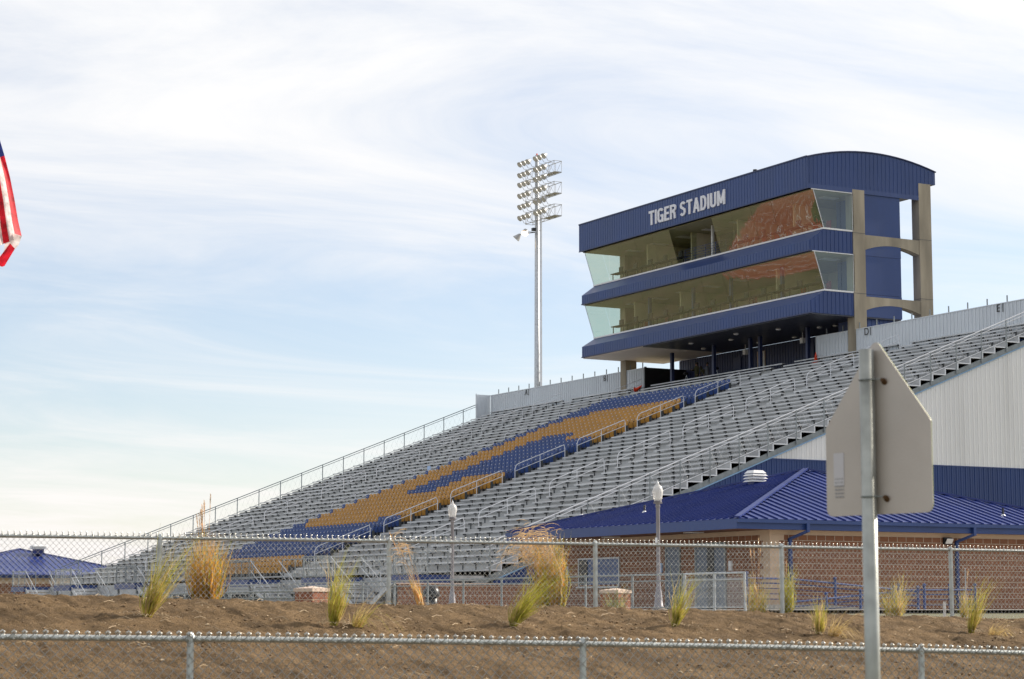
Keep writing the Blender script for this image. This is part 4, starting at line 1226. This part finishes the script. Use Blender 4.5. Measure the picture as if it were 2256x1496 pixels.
# gate panel with dense mesh
gt = low_fence('yard_gate', 'pale chain-link gate panel at the near end of the pipe fence', [(30, 42.9), (30, 45.5)], .95, 3, 'galv', pitch=.06, wr=.0034)
gt['category'] = 'gate'
low_fence('yard_fence', 'low chain-link fence left of the left brick pier', [(20.1, 46.6), (24.5, 92)], .50, 16, 'galv_dark', pitch=.22)
def pier(x, y, label):
    rt = empty('brick_pier', (x, y, -.12), label, 'brick pier', 'brick gate piers')
    s = .27; b = MB(); b.box(-s, s, -s, s, 0, .50)
    c = MB(); c.box(-s-.03, s+.03, -s-.03, s+.03, .501, .575)
    a = s+.03
    c.add([(-a,-a,.576),(a,-a,.576),(a,a,.576),(-a,a,.576),(0,0,.63)], [(0,1,4),(1,2,4),(2,3,4),(3,0,4),(3,2,1,0)])
    # courses modelled as blocks with recessed joints
    bb = MB()
    for k in range(3):
        z = .0+.175*k-.03
        for sx, sy, al in ((0,-1,0),(0,1,0),(-1,0,1),(1,0,1)):
            cuts = [-s, -.02, s] if k % 2 else [-s, .12, s]
            for i in range(2):
                p, q = cuts[i]+(.012 if i else 0), cuts[i+1]-(.012 if not i else 0)
                if al == 0: bb.box(p, q, sy*s, sy*(s+.008), z+.010, z+.165)
                else: bb.box(sx*s, sx*(s+.008), p, q, z+.010, z+.165)
    for mb_, nm, mt in ((b, 'mortar_core', 'stucco'), (bb, 'brick_facing', 'brickplain'), (c, 'stone_cap', 'cap')):
        mb_.v = [(v[0]+x, v[1]+y, v[2]-.12) for v in mb_.v]
        mb_.build(nm, M[mt], rt)
    rt.rotation_euler = (0, 0, R(23.5))
    return rt
M['brickplain'] = mat('red_split_face_brick', (.26, .098, .055), .9, var=.2, scale=5, bump=.006, bscale=50)
pier(29.0, 47.2, 'squat red brick pier with a pale pyramid cap in front of the roll shutter')
pier(20.2, 46.3, 'squat red brick pier with a pale cap below the blue and gold seats')

# street lamps with frosted acorn globes
def lamp(x, y, label):
    t = empty('street_lamp', (x, y, -.06), label, 'street lamp', 'street lamps with frosted acorn globes')
    p = MB(); p.lathe((x, y, -.06), [(.17, 0), (.17, .08), (.13, .14), (.10, .5), (.075, .62), (.06, .8), (.055, 3.0), (.06, 3.02)], 14)
    p.build('pole', M['lampmetal'], t, smooth=True)
    p = MB(); p.lathe((x, y, 2.93), [(.06, 0), (.075, .04), (.06, .08), (.10, .16), (.13, .19)], 14); p.build('lamp_holder', M['lampmetal'], t, smooth=True)
    p = MB(); p.lathe((x, y, 3.12), [(.10, 0), (.13, .08), (.155, .24), (.16, .30), (.13, .40), (.07, .47), (.025, .50)], 16); p.build('globe', M['globe'], t, smooth=True)
    p = MB(); p.lathe((x, y, 3.61), [(.045, 0), (.035, .04), (.012, .07), (.006, .12)], 10); p.build('finial', M['white'], t, smooth=True)
    p = MB(); p.lathe((x, y, 3.05), [(.13, 0), (.135, .025)], 16); p.build('globe_collar', M['lampmetal'], t)
    b = MB(); b.box(x-.08, x-.05, y-.04, y+.04, 1.9, 2.05); b.build('junction_plate', M['white'], t)
lamp(34.3, 66.56, 'street lamp with frosted globe standing in front of the bleachers')
lamp(34.3, 53.42, 'street lamp with frosted globe standing in front of the brick building')

# dark domed bollards
for (x, y), lab in (((30.9, 54.2), 'glossy black domed bollard behind the bent straw-coloured grass'), ((30.7, 61.0), 'glossy black domed bollard beside the lamp in front of the bleachers')):
    t = empty('bollard', (x, y, -.06), lab, 'bollard', 'black domed bollards')
    b = MB(); b.lathe((x, y, -.06), [(.24, 0), (.22, .1), (.19, .2), (.19, .42)], 16); b.build('base', M['black'], t, smooth=True)
    b = MB(); b.lathe((x, y, .36), [(.25, 0), (.27, .08), (.25, .20), (.18, .30), (.08, .35), (.01, .36)], 18); b.build('dome', M['black'], t, smooth=True)

# blue ramp railings beside the building
rr_ = empty('ramp_railing', (47, 59.8, -.1), 'blue pipe railings of the switchback ramp beside the brick building', 'railing')
def ramp_run(pts, gz_, n, y):
    (xa_, za), (xb_, zb_) = pts
    g = MB(); g.tube([(xa_, y, za), (xb_, y, zb_)], .032, 8)
    for dz in (.16, .34, .52, .70): g.tube([(xa_, y, za-dz), (xb_, y, zb_-dz)], .014 if dz > .2 else .022, 6)
    g.build('pipe_rail', M['blue'], rr_)
    for k in range(n):
        t = k/(n-1); x = xa_+(xb_-xa_)*t; z = za+(zb_-za)*t
        p = MB(); p.tube([(x, y, -.15), (x, y, z+.10)], .048, 8)
        p.lathe((x, y, z+.10), [(.03, 0), (.065, .05), (.065, .09), (.02, .13)], 10); p.build('rail_post', M['blue'], rr_)
ramp_run([(42.6, 1.02), (44.4, 1.0)], 0, 2, 60.8)
ramp_run([(44.5, 1.0), (50.0, .58)], 0, 4, 60.8)
ramp_run([(43.0, .20), (47.3, .55)], 0, 4, 58.8)
ramp_run([(47.5, .62), (50.9, .64)], 0, 4, 58.8)
rm = MB(); rm.prism([(44.4, 58.9, .12), (50.9, 58.9, -.30), (50.9, 58.9, -.4), (44.4, 58.9, -.4)], (0, 1.8, 0)); rm.box(42.4, 44.39, 58.9, 60.7, -.4, .12)
rm.build('ramp_slab', M['paving'], rr_)
st = MB(); st.tube([(21.98, 25.6, -.5), (21.98, 25.6, .61)], .010, 6); tag(st.build('marker_stake', M['galv']), 'thin tall metal stake near the right end of the far fence', 'stake')
st = MB(); st.box(21.53, 21.57, 25.58, 25.60, -.5, .10); tag(st.build('marker_stake', M['white']), 'short white stake behind the far fence at the right', 'stake')

# ------------------------------------------------------------------ warning sign seen from behind
sg = empty('road_sign', (6.0, 7.62, -1.62), 'five-sided school-type road sign seen from its bare metal back on a steel post', 'road sign')
FW = Vector((math.sin(R(YAW)), math.cos(R(YAW)), 0)); RT = Vector((FW.y, -FW.x, 0))
def cp(lat, fwd, z): return FW*fwd+RT*lat+Vector((0,0,z))
LE = cp(1.418, 9.72, 0); RE = cp(1.800, 9.24, 0); wv = (RE-LE); W_ = wv.length; wv.normalize(); nv = Vector((wv.y, -wv.x, 0))
if nv.dot(-FW) < 0: nv = -nv
def sp(a, z, off=0): return Vector((LE.x, LE.y, 0))+wv*(a*W_)+Vector((0,0,z))+nv*off
def arcpts(a, z, r, t0, t1, n=5): return [(a+r/W_*math.cos(math.radians(t0+(t1-t0)*i/n)), z+r*math.sin(math.radians(t0+(t1-t0)*i/n))) for i in range(n+1)]
zb, zs, zt = .408, .805, 1.168
out = []
out += arcpts(.055, zb+.035, .035, 180, 270) + arcpts(.945, zb+.035, .035, 270, 360)
out += arcpts(.955, zs-.01, .028, 0, 42)
out += arcpts(.5, zt-.03, .030, 42, 138)
out += arcpts(.045, zs-.01, .028, 138, 180)
pl = MB(); pl.prism([sp(a, z) for a, z in out], nv*-.0035); pl.build('sign_plate', M['signback'], sg)
fr_ = MB(); fr_.prism([sp(a, z, -.0042) for a, z in out], nv*-.0012)
M['yellow'] = mat('fluorescent_yellow_green_face', (.45, .60, .03), .4, var=.03)
fr_.build('sign_face', M['yellow'], sg)
pc = sp(.468, 0, .038)
p = MB(); p.tube([(pc.x, pc.y, -1.7), (pc.x, pc.y, 1.135)], .0330, 20); p.build('round_post', M['signpost'], sg, smooth=True)
for z in (1.0, .485):
    c = MB(); c.tube([(pc.x+math.cos(t)*.0345, pc.y+math.sin(t)*.0345, z) for t in [i*math.pi/8 for i in range(17)]], .0035, 5)
    c.tube([sp(.47, z, .071), sp(.57, z, .022), sp(.585, z, .004)], .003, 5)
    c.build('strap', M['galv_dark'], sg)
    c = MB(); c.tube([sp(.585, z-.004, .002), sp(.585, z-.004, .022)], .009, 6); c.tube([sp(.585, z-.010, .001), sp(.585, z-.014, .008)], .014, 8); c.build('bolt', M['rust'], sg)
stk = MB(); stk.prism([sp(.075, .545, .001), sp(.175, .545, .001), sp(.175, .69, .001), sp(.075, .69, .001)], nv*.0008); so_ = stk.build('sticker', M['sticker'], sg)
ik = MB()
random.seed(3)
for r_ in range(6):
    a = .085
    while a < .165:
        l = random.uniform(.008, .022); ik.prism([sp(a, .600-.016*r_-.03, .0012), sp(min(a+l, .168), .600-.016*r_-.03, .0012), sp(min(a+l, .168), .608-.016*r_-.03, .0012), sp(a, .608-.016*r_-.03, .0012)], nv*.0008); a += l+.008
ik.build('sticker_print', M['stickerink'], so_)

# ------------------------------------------------------------------ flag on a pole just outside the frame
fp = empty('flagpole', (8.35, 34.6, -.4), 'white flagpole at the left edge', 'flagpole')
def atd(u, v, D):
    yaw = R(YAW); pit = R(PITCH)
    Fv = Vector((math.sin(yaw)*math.cos(pit), math.cos(yaw)*math.cos(pit), math.sin(pit))); Rv = Vector((math.cos(yaw), -math.sin(yaw), 0)); Uv = Rv.cross(Fv)
    return (Fv*F+Rv*(u-1128)-Uv*(v-748))/F*D
b = MB(); b.tube([(8.2, 34.55, -.4), (8.2, 34.55, 9.4)], [.07, .045], 12); b.build('pole', M['white'], fp, smooth=True)
b = MB(); b.lathe((8.2, 34.55, 9.4), [(.02, 0), (.07, .05), (.07, .09), (.02, .14)], 10); b.build('finial', M['stucco'], fp, smooth=True)
fl = MB()
NA, NBn = 40, 39
edge = [(-96, 150), (-60, 215), (-25, 268), (-1, 306), (10, 343), (22, 390), (32, 440), (40, 487), (48, 521)]
def ev(a):
    k = a*(len(edge)-1); i = min(int(k), len(edge)-2); f = k-i
    return Vector((edge[i][0]*(1-f)+edge[i+1][0]*f, edge[i][1]*(1-f)+edge[i+1][1]*f))
grid = []
for i in range(NA+1):
    a = i/NA; e0 = ev(a); row = []
    for k in range(NBn+1):
        s = k/NBn
        w0 = 13*(6.5+a*7.0)
        px = e0.x - w0*s; py = e0.y + (20-70*s if False else (55*s*a*1.3+10*s*(1-a)))
        D = 35+.10*math.sin(s*17+a*2.2)*(.35+a)+.05*math.sin(s*9-a*5)
        row.append(atd(px, py, D))
    grid.append(row)
for i in range(NA):
    for k in range(NBn):
        stripe = k//3
        mi = 0 if stripe % 2 == 0 else 1
        if i < NA*.5 and stripe < 7: mi = 2
        fl.add([grid[i][k], grid[i+1][k], grid[i+1][k+1], grid[i][k+1]], [(0,1,2,3)], mi)
# the turned-up lower corner
c_ = [(33, 548), (22, 536), (4, 560), (-12, 580), (4, 588), (10, 586)]
fl.add([atd(u, v, 34.88-.01*i) for i, (u, v) in enumerate(c_)], [(0,1,2,3,4,5)], 0)
fl.add([atd(u, v, 34.95) for u, v in [(14, 508), (48, 520), (41, 540), (33, 549), (22, 538), (8, 560)]], [(0,1,2,3,4,5)], 1)
fo = fl.build('flag', [M['flag_red'], M['flag_white'], M['flag_blue']], None, smooth=True, fix=False)
import bmesh
bm = bmesh.new(); bm.from_mesh(fo.data); bmesh.ops.remove_doubles(bm, verts=bm.verts, dist=.001); bm.to_mesh(fo.data); bm.free()
tag(fo, 'red, white and blue striped flag drooping at the left edge', 'flag')

# ------------------------------------------------------------------ ornamental grass clumps
def clump(x, y, z, label, h, lean, n, mats, spread=.5, plumes=0, plume_h=None, seed=1, wdt=.0045, curl=.3, group=None, rb=None, curls=0, cc=None):
    """lean: (dx,dy) drift of the tips; blades are thin tapered curved strips"""
    rnd = random.Random(seed)
    t = empty('ornamental_grass', (x, y, z), label, 'ornamental grass', group)
    mb = [MB() for _ in mats]
    for i in range(n):
        a = rnd.uniform(0, 6.283); r0 = (rb or .038)*math.sqrt(rnd.random())
        bx, by = x+r0*math.cos(a), y+r0*math.sin(a)
        L_ = h*(.28+.80*rnd.random()**1.5)
        out_ = spread*L_*abs(rnd.gauss(0, .60))
        dx = math.cos(a)*out_+lean[0]*L_*rnd.uniform(.35, 1.5); dy = math.sin(a)*out_+lean[1]*L_*rnd.uniform(.4, 1.4); ex = rnd.uniform(1.0, 1.9)
        kx_, ky_ = rnd.gauss(0, .05)*L_, rnd.gauss(0, .05)*L_
        wd = wdt*rnd.uniform(.6, 1.3); ns = 6; vs = []
        pa = rnd.uniform(0, 3.14); px, py = math.cos(pa)*wd, math.sin(pa)*wd
        cz = rnd.uniform(0, curl)
        for k in range(ns+1):
            s = k/ns
            c = (bx+dx*s**ex+kx_*math.sin(s*5), by+dy*s**ex+ky_*math.sin(s*4), z+L_*(s-cz*s**3*abs(math.hypot(dx, dy))/max(L_, .01)*1.2))
            w_ = (1-s)**.8+.05
            vs.append((c[0]-px*w_, c[1]-py*w_, c[2])); vs.append((c[0]+px*w_, c[1]+py*w_, c[2]))
        q = mb[rnd.choices(range(len(mats)), weights=[m_[1] for m_ in mats])[0]]
        q.add(vs, [(2*k, 2*k+1, 2*k+3, 2*k+2) for k in range(ns)])
    names = {'g_green': 'green_blades', 'g_straw': 'straw_blades', 'g_orange': 'orange_blades', 'g_grey': 'grey_green_blades', 'g_plume': 'tan_blades'}
    for q, m_ in zip(mb, mats):
        if q.v: q.build(names[m_[0]], M[m_[0]], t, fix=False)
    if curls:
        q = MB()
        for i in range(curls):
            c0 = Vector((x, y, z))+Vector(cc[0])+Vector((RT.x, RT.y, 0))*rnd.gauss(0, cc[1])+Vector((FW.x, FW.y, 0))*rnd.gauss(0, .10)+Vector((0, 0, rnd.gauss(0, cc[2])))
            r_ = rnd.uniform(.03, .10); t0 = rnd.uniform(.2, 1.6); t1 = t0+rnd.uniform(1.0, 2.6); wd = rnd.uniform(.002, .0055)
            tl = rnd.uniform(-.5, .5); vs = []
            for k in range(8):
                t_ = t0+(t1-t0)*k/7; e_ = Vector((RT.x, RT.y, 0))*(r_*1.5*math.cos(t_))+Vector((0, 0, r_*math.sin(t_)))+Vector((FW.x, FW.y, 0))*(tl*r_*math.cos(t_))
                o_ = e_.normalized()*wd*(1-abs(k/3.5-1)**2*.8)
                vs += [c0+e_-o_, c0+e_+o_]
            q.add(vs, [(2*k, 2*k+1, 2*k+3, 2*k+2) for k in range(7)])
        q.build('curling_plume', M['g_plume'], t, fix=False)
    for i in range(plumes):
        a = rnd.uniform(0, 6.283); ph = (plume_h or h*1.4)*rnd.uniform(.8, 1.08)
        o_ = rnd.uniform(.05, .2)*h
        tip = Vector((x+math.cos(a)*o_+lean[0]*ph*.8, y+math.sin(a)*o_+lean[1]*ph*.8, z+ph))
        b0_ = Vector((x, y, z)); p = MB()
        p.tube([b0_, b0_.lerp(tip, .5)+Vector((0,0,.03)), tip], .0022, 3)
        dr = (tip-b0_).normalized()
        for k in range(70):
            s = rnd.random(); c = tip-dr*(.20*s)
            a2 = rnd.uniform(0, 6.28); l = .045*(1-abs(s-.45)*1.1)
            e_ = c+Vector((math.cos(a2)*l*.45, math.sin(a2)*l*.45, l*.9))
            sd = Vector((-math.sin(a2), math.cos(a2), 0))*.0028
            p.add([c-sd, c+sd, e_], [(0,1,2)])
        p.build('seed_plume', M['g_plume'], t, fix=False)
    return t
def gz_(x, y): return mound_z(x, y)
GR = 'young grass tufts planted along the front of the soil mound'
GS = [('g_green', 4), ('g_straw', 3)]
def ll(v, w=0): return (RT.x*v+FW.x*w, RT.y*v+FW.y*w)
clump(7.71, 21.99, gz_(7.71, 21.99), 'yellow-green grass tuft leaning right, leftmost on the front of the mound', .96, ll(.50), 260, GS, .30, seed=11, wdt=.0045, group=GR)
clump(9.75, 21.74, gz_(9.75, 21.74), 'yellow-green grass tuft in front of the left brick pier', .84, ll(.20), 230, GS, .36, seed=12, wdt=.0045, group=GR)
clump(12.08, 21.91, gz_(12.08, 21.91), 'yellow-green grass tuft bent far right, in front of the tall straw-coloured grass', .84, ll(.92), 260, [('g_green', 6), ('g_straw', 1)], .34, seed=13, wdt=.0045, curl=.35)
clump(14.40, 22.07, gz_(14.4, 22.07), 'yellow-green grass tuft in front of the pale gate panel', .72, ll(.42), 200, GS, .30, seed=14, wdt=.0042, group=GR)
clump(16.26, 21.67, gz_(16.26, 21.67), 'short tuft with dry blades trailing right, just left of the sign post', .50, ll(.06), 190, [('g_green', 4), ('g_straw', 3)], .34, seed=15, wdt=.0042)
clump(16.42, 21.6, gz_(16.42, 21.6), 'dry straw blades trailing down the mound left of the sign post', .46, ll(.80, -.2), 130, [('g_straw', 1)], .7, seed=25, wdt=.0035, curl=1.9, rb=.07)
clump(19.02, 22.07, gz_(19.02, 22.07), 'yellow-green grass tuft, rightmost on the front of the mound', .78, ll(.38), 200, GS, .32, seed=16, wdt=.0042, group=GR)
clump(19.30, 21.95, gz_(19.3, 21.95), 'dry straw blades trailing down beside the rightmost tuft', .34, ll(.95, -.2), 90, [('g_straw', 1)], .6, seed=27, wdt=.0035, curl=2.0, rb=.07)
clump(9.98, 21.65, gz_(9.98, 21.65), 'thin dry blades trailing right beside the tuft in front of the left brick pier', .50, ll(.8, -.1), 110, [('g_straw', 2), ('g_green', 1)], .5, seed=26, wdt=.0035, curl=1.2, rb=.07)
# taller clumps by the far fence
clump(9.60, 25.25, .08, 'tall orange-yellow autumn grass with upright plumes behind the far fence', .86, ll(.0), 700, [('g_orange', 6), ('g_straw', 3), ('g_green', 2)], .34, 9, 1.22, seed=31, wdt=.0055, rb=.16)
clump(12.20, 24.55, .04, 'slender grass stalk with drooping tan seed heads at the fence', .62, ll(-.42), 60, [('g_orange', 2), ('g_green', 1), ('g_plume', 2)], .14, 3, .88, seed=32, wdt=.0045, rb=.045, curls=34, cc=((-.24*RT.x, -.24*RT.y, .66), .05, .09))
clump(14.50, 25.22, .0, 'large windblown grass with curling tan plumes rising above the fence rail', .98, ll(-.10), 1000, [('g_orange', 4), ('g_green', 5), ('g_plume', 3)], .22, 5, .95, seed=33, wdt=.0055, curl=.5, rb=.17, curls=420, cc=((-.22*RT.x, -.22*RT.y, .74), .15, .13))
clump(16.1, 26.2, -.12, 'small grey-green grass behind the right brick pier', .48, ll(.05), 220, [('g_grey', 3), ('g_straw', 1)], .6, seed=35, rb=.12)
clump(17.9, 25.3, -.08, 'thin straw grass with tall plumes left of a fence post', .62, ll(0), 170, [('g_straw', 4), ('g_green', 2)], .35, 4, 1.02, seed=36, rb=.12)
clump(18.42, 25.3, -.09, 'narrow upright yellow-green grass right of a fence post', .72, ll(.02), 260, [('g_green', 5), ('g_straw', 1)], .18, 1, .85, seed=37, rb=.07)
clump(20.6, 25.6, -.14, 'loose straw and green grass in front of the blue ramp railings', .70, ll(.0), 260, [('g_straw', 3), ('g_green', 2)], .8, 0, seed=38, rb=.12)
clump(21.75, 25.4, -.16, 'thin grass with one tan plume beside the tall metal stake', .50, ll(.1), 120, [('g_straw', 2), ('g_green', 1)], .5, 1, .92, seed=39)
clump(6.55, 25.2, .1, 'low straw-green grass cut by the left edge of the picture', .48, ll(.35), 200, [('g_green', 2), ('g_straw', 2)], .7, seed=40)

# ------------------------------------------------------------------ people on the concourse
def person(loc, label, pose, mats, s=1.0):
    """pose: joint positions (x forward = -X world, y = world Y)"""
    t = empty('person', loc, label, 'person')
    J = dict(pel=(0,0,.95), sp=(0,0,1.15), ch=(0,0,1.36), nk=(0,0,1.49), hd=(-.01,0,1.58), ht=(-.01,0,1.70),
             hl=(0,.10,.92), kl=(-.03,.12,.50), al=(.02,.12,.08), tl=(-.14,.14,.03), hr=(0,-.10,.92), kr=(-.03,-.12,.50), ar=(.02,-.12,.08), tr=(-.14,-.14,.03),
             sl=(0,.18,1.42), el=(0,.25,1.15), wl=(-.10,.24,.92), ml=(-.15,.23,.84), sr=(0,-.18,1.42), er=(0,-.25,1.15), wr=(-.10,-.24,.92), mr=(-.15,-.23,.84))
    J.update(pose)
    rad = dict(pel=.135, sp=.125, ch=.14, nk=.055, hd=.085, ht=.07, hl=.095, kl=.062, al=.042, tl=.035, hr=.095, kr=.062, ar=.042, tr=.035,
               sl=.062, el=.045, wl=.032, ml=.036, sr=.062, er=.045, wr=.032, mr=.036)
    E_ = [('pel','sp'),('sp','ch'),('ch','nk'),('nk','hd'),('hd','ht'),('pel','hl'),('hl','kl'),('kl','al'),('al','tl'),('pel','hr'),('hr','kr'),('kr','ar'),('ar','tr'),
          ('ch','sl'),('sl','el'),('el','wl'),('wl','ml'),('ch','sr'),('sr','er'),('er','wr'),('wr','mr')]
    ks = list(J); me = bpy.data.meshes.new('body')
    me.from_pydata([tuple(c*s for c in J[k]) for k in ks], [(ks.index(a), ks.index(b)) for a, b in E_], [])
    o = bpy.data.objects.new('body', me); col.objects.link(o); o.parent = t
    md = o.modifiers.new('skin', 'SKIN'); md.use_smooth_shade = True
    for i, k in enumerate(ks): me.skin_vertices[0].data[i].radius = (rad[k]*s, rad[k]*s)
    me.skin_vertices[0].data[0].use_root = True
    sub = o.modifiers.new('sub', 'SUBSURF'); sub.levels = 2; sub.render_levels = 2
    bpy.context.view_layer.update()
    m2 = bpy.data.meshes.new_from_object(o.evaluated_get(bpy.context.evaluated_depsgraph_get()))
    o.modifiers.clear(); o.data = m2
    m2.materials.clear()
    for mm in (M['skin'], M[mats[0]], M[mats[1]], M['black']): m2.materials.append(mm)
    for p in m2.polygons:
        c = p.center/s; hd = c.z > 1.5 and abs(c.y) < .12
        hand = min((c-Vector(J['ml'])).length, (c-Vector(J['mr'])).length) < .07
        p.material_index = 0 if (hd or hand) else (3 if c.z < .1 else (2 if c.z < .98 else 1))
    h = MB(); h.lathe((loc[0]+.01+J['hd'][0]*s, loc[1]+J['hd'][1]*s, loc[2]+(J['hd'][2]+.02)*s), [(.098*s, 0), (.104*s, .05*s), (.09*s, .11*s), (.05*s, .15*s), (.01, .165*s)], 10)
    h.build('hair', M['hair'], t, smooth=True)
    return t
person((82.0, 122.65, 14.95), 'person in olive clothes standing under the press box beside the tripod', dict(el=(-.12,.22,1.18), wl=(-.30,.12,1.22), ml=(-.37,.08,1.24)), ('khaki', 'khaki'), 1.03)
person((82.0, 121.35, 14.95), 'person in grey standing under the press box with one hand raised', dict(er=(-.10,-.20,1.24), wr=(-.08,-.06,1.46), mr=(-.08,-.02,1.54)), ('greycloth', 'greycloth'), .95)
person((82.3, 122.0, 14.95), 'person in dark clothes bending forward between the other two people', dict(ch=(-.24,0,1.24), sp=(-.08,0,1.1), nk=(-.34,0,1.31), hd=(-.42,0,1.36), ht=(-.48,0,1.45), sl=(-.24,.18,1.26), sr=(-.24,-.18,1.26), el=(-.34,.2,1.0), wl=(-.46,.1,.9), ml=(-.5,.06,.86), er=(-.34,-.2,1.0), wr=(-.46,-.1,.9), mr=(-.5,-.06,.86)), ('khaki', 'greycloth'), .95)
for (x, y), lab in (((81.6, 123.3), 'pale tripod with a small camera left of the person in olive'), ((81.6, 119.6), 'pale tripod with a small camera right of the people')):
    t = empty('tripod', (x, y, 14.95), lab, 'tripod')
    for k in range(3):
        a = 2.09*k+.5; l = MB(); l.tube([(x+.32*math.cos(a), y+.32*math.sin(a), 14.95), (x, y, 15.9)], .016, 6); l.build('leg', M['galv'], t)
    c = MB(); c.box(x-.16, x+.12, y-.06, y+.06, 15.93, 16.08); c.box(x-.24, x-.16, y-.035, y+.035, 15.96, 16.04); c.build('camera_head', M['black'], t)

# ------------------------------------------------------------------ light and sky
SAZ, SEL = 91.5, 30.0
w = bpy.data.worlds.new('World'); sc.world = w; w.use_nodes = True; nt = w.node_tree; L = nt.links.new
bg = nt.nodes['Background']; bg.inputs['Strength'].default_value = .10
sky = nd(nt, 'ShaderNodeTexSky', sky_type='NISHITA'); sky.sun_disc = False
sky.sun_elevation = R(SEL); sky.sun_rotation = R(SAZ); sky.air_density = 1.0; sky.dust_density = .6; sky.ozone_density = 1.6; sky.altitude = 200
tc = nd(nt, 'ShaderNodeTexCoord'); sp_ = nd(nt, 'ShaderNodeSeparateXYZ'); L(tc.outputs['Generated'], sp_.inputs[0])
def math_(op, a, b=None, c=None, clamp=False):
    n = nd(nt, 'ShaderNodeMath', operation=op); n.use_clamp = clamp
    for i, v in enumerate((a, b, c)):
        if v is None: continue
        if isinstance(v, (int, float)): n.inputs[i].default_value = v
        else: L(v, n.inputs[i])
    return n.outputs[0]
# project the view direction on a high cloud layer
zc = math_('MAXIMUM', sp_.outputs['Z'], 0.0)
den = math_('ADD', zc, .10)
cx_ = math_('DIVIDE', sp_.outputs['X'], den); cy_ = math_('DIVIDE', sp_.outputs['Y'], den)
cb = nd(nt, 'ShaderNodeCombineXYZ'); L(cx_, cb.inputs[0]); L(cy_, cb.inputs[1])
mp = nd(nt, 'ShaderNodeMapping'); mp.inputs['Rotation'].default_value = (0, 0, R(38)); mp.inputs['Scale'].default_value = (.62, 1.15, 1)
L(cb.outputs[0], mp.inputs['Vector'])
n1 = nd(nt, 'ShaderNodeTexNoise'); n1.inputs['Scale'].default_value = 1.3; n1.inputs['Detail'].default_value = 9; n1.inputs['Roughness'].default_value = .62; n1.inputs['Distortion'].default_value = .9
L(mp.outputs[0], n1.inputs['Vector'])
mp2 = nd(nt, 'ShaderNodeMapping'); mp2.inputs['Rotation'].default_value = (0, 0, R(20)); mp2.inputs['Scale'].default_value = (.25, .8, 1); mp2.inputs['Location'].default_value = (3.1, 1.7, 0)
L(cb.outputs[0], mp2.inputs['Vector'])
n2 = nd(nt, 'ShaderNodeTexNoise'); n2.inputs['Scale'].default_value = .55; n2.inputs['Detail'].default_value = 4
L(mp2.outputs[0], n2.inputs['Vector'])
# more cloud high up, clear band lower, thin veil at the horizon
def ramp(v, pts):
    c = nd(nt, 'ShaderNodeValToRGB'); e = c.color_ramp.elements
    while len(e) < len(pts): e.new(.5)
    for i, (p, x) in enumerate(pts): e[i].position = p; e[i].color = (x, x, x, 1)
    L(v, c.inputs[0]); return c.outputs[0]
cov = ramp(sp_.outputs['Z'], [(0.0, .60), (.03, .46), (.07, .26), (.10, .15), (.14, .17), (.17, .30), (.22, .39), (.35, .40), (1.0, .42)])
s1 = math_('MULTIPLY', n1.outputs['Fac'], .75); s2 = math_('MULTIPLY_ADD', n2.outputs['Fac'], .55, s1)
s3 = math_('ADD', s2, cov)
dens = nd(nt, 'ShaderNodeMapRange'); dens.interpolation_type = 'SMOOTHSTEP'
dens.inputs['From Min'].default_value = .74; dens.inputs['From Max'].default_value = 1.24; dens.inputs['To Max'].default_value = .98; dens.inputs['To Min'].default_value = .16
L(s3, dens.inputs['Value'])
# cloud colour: creamy near the horizon, whiter higher up
ccol = nd(nt, 'ShaderNodeMix', data_type='RGBA'); ccol.inputs[6].default_value = (6.85, 6.5, 6.35, 1); ccol.inputs[7].default_value = (7.0, 6.95, 6.85, 1)
L(ramp(sp_.outputs['Z'], [(0, 0), (.12, .55), (.3, 1)]), ccol.inputs['Factor'])
tint = nd(nt, 'ShaderNodeVectorMath', operation='MULTIPLY'); tint.inputs[1].default_value = (1.03, .98, 1.01); L(sky.outputs[0], tint.inputs[0])
mx = nd(nt, 'ShaderNodeMix', data_type='RGBA'); L(dens.outputs[0], mx.inputs['Factor']); L(tint.outputs[0], mx.inputs[6]); L(ccol.outputs[2], mx.inputs[7])
L(mx.outputs[2], bg.inputs['Color'])
sun = bpy.data.lights.new('sun', 'SUN'); sun.energy = 4.5; sun.angle = R(.6); sun.color = (1, .91, .78)
so = bpy.data.objects.new('sun', sun); col.objects.link(so); so.rotation_euler = (0, R(90-SEL), R(90-SAZ)); so.location = (60, 40, 60)

sc.view_settings.view_transform = 'Standard'; sc.view_settings.look = 'None'; sc.view_settings.gamma = 1
sc.view_settings.exposure = 0.6
sc.render.engine = 'CYCLES'
sc.cycles.max_bounces = 8; sc.cycles.transparent_max_bounces = 16
try: sc.cycles.use_denoising = True
except Exception: pass
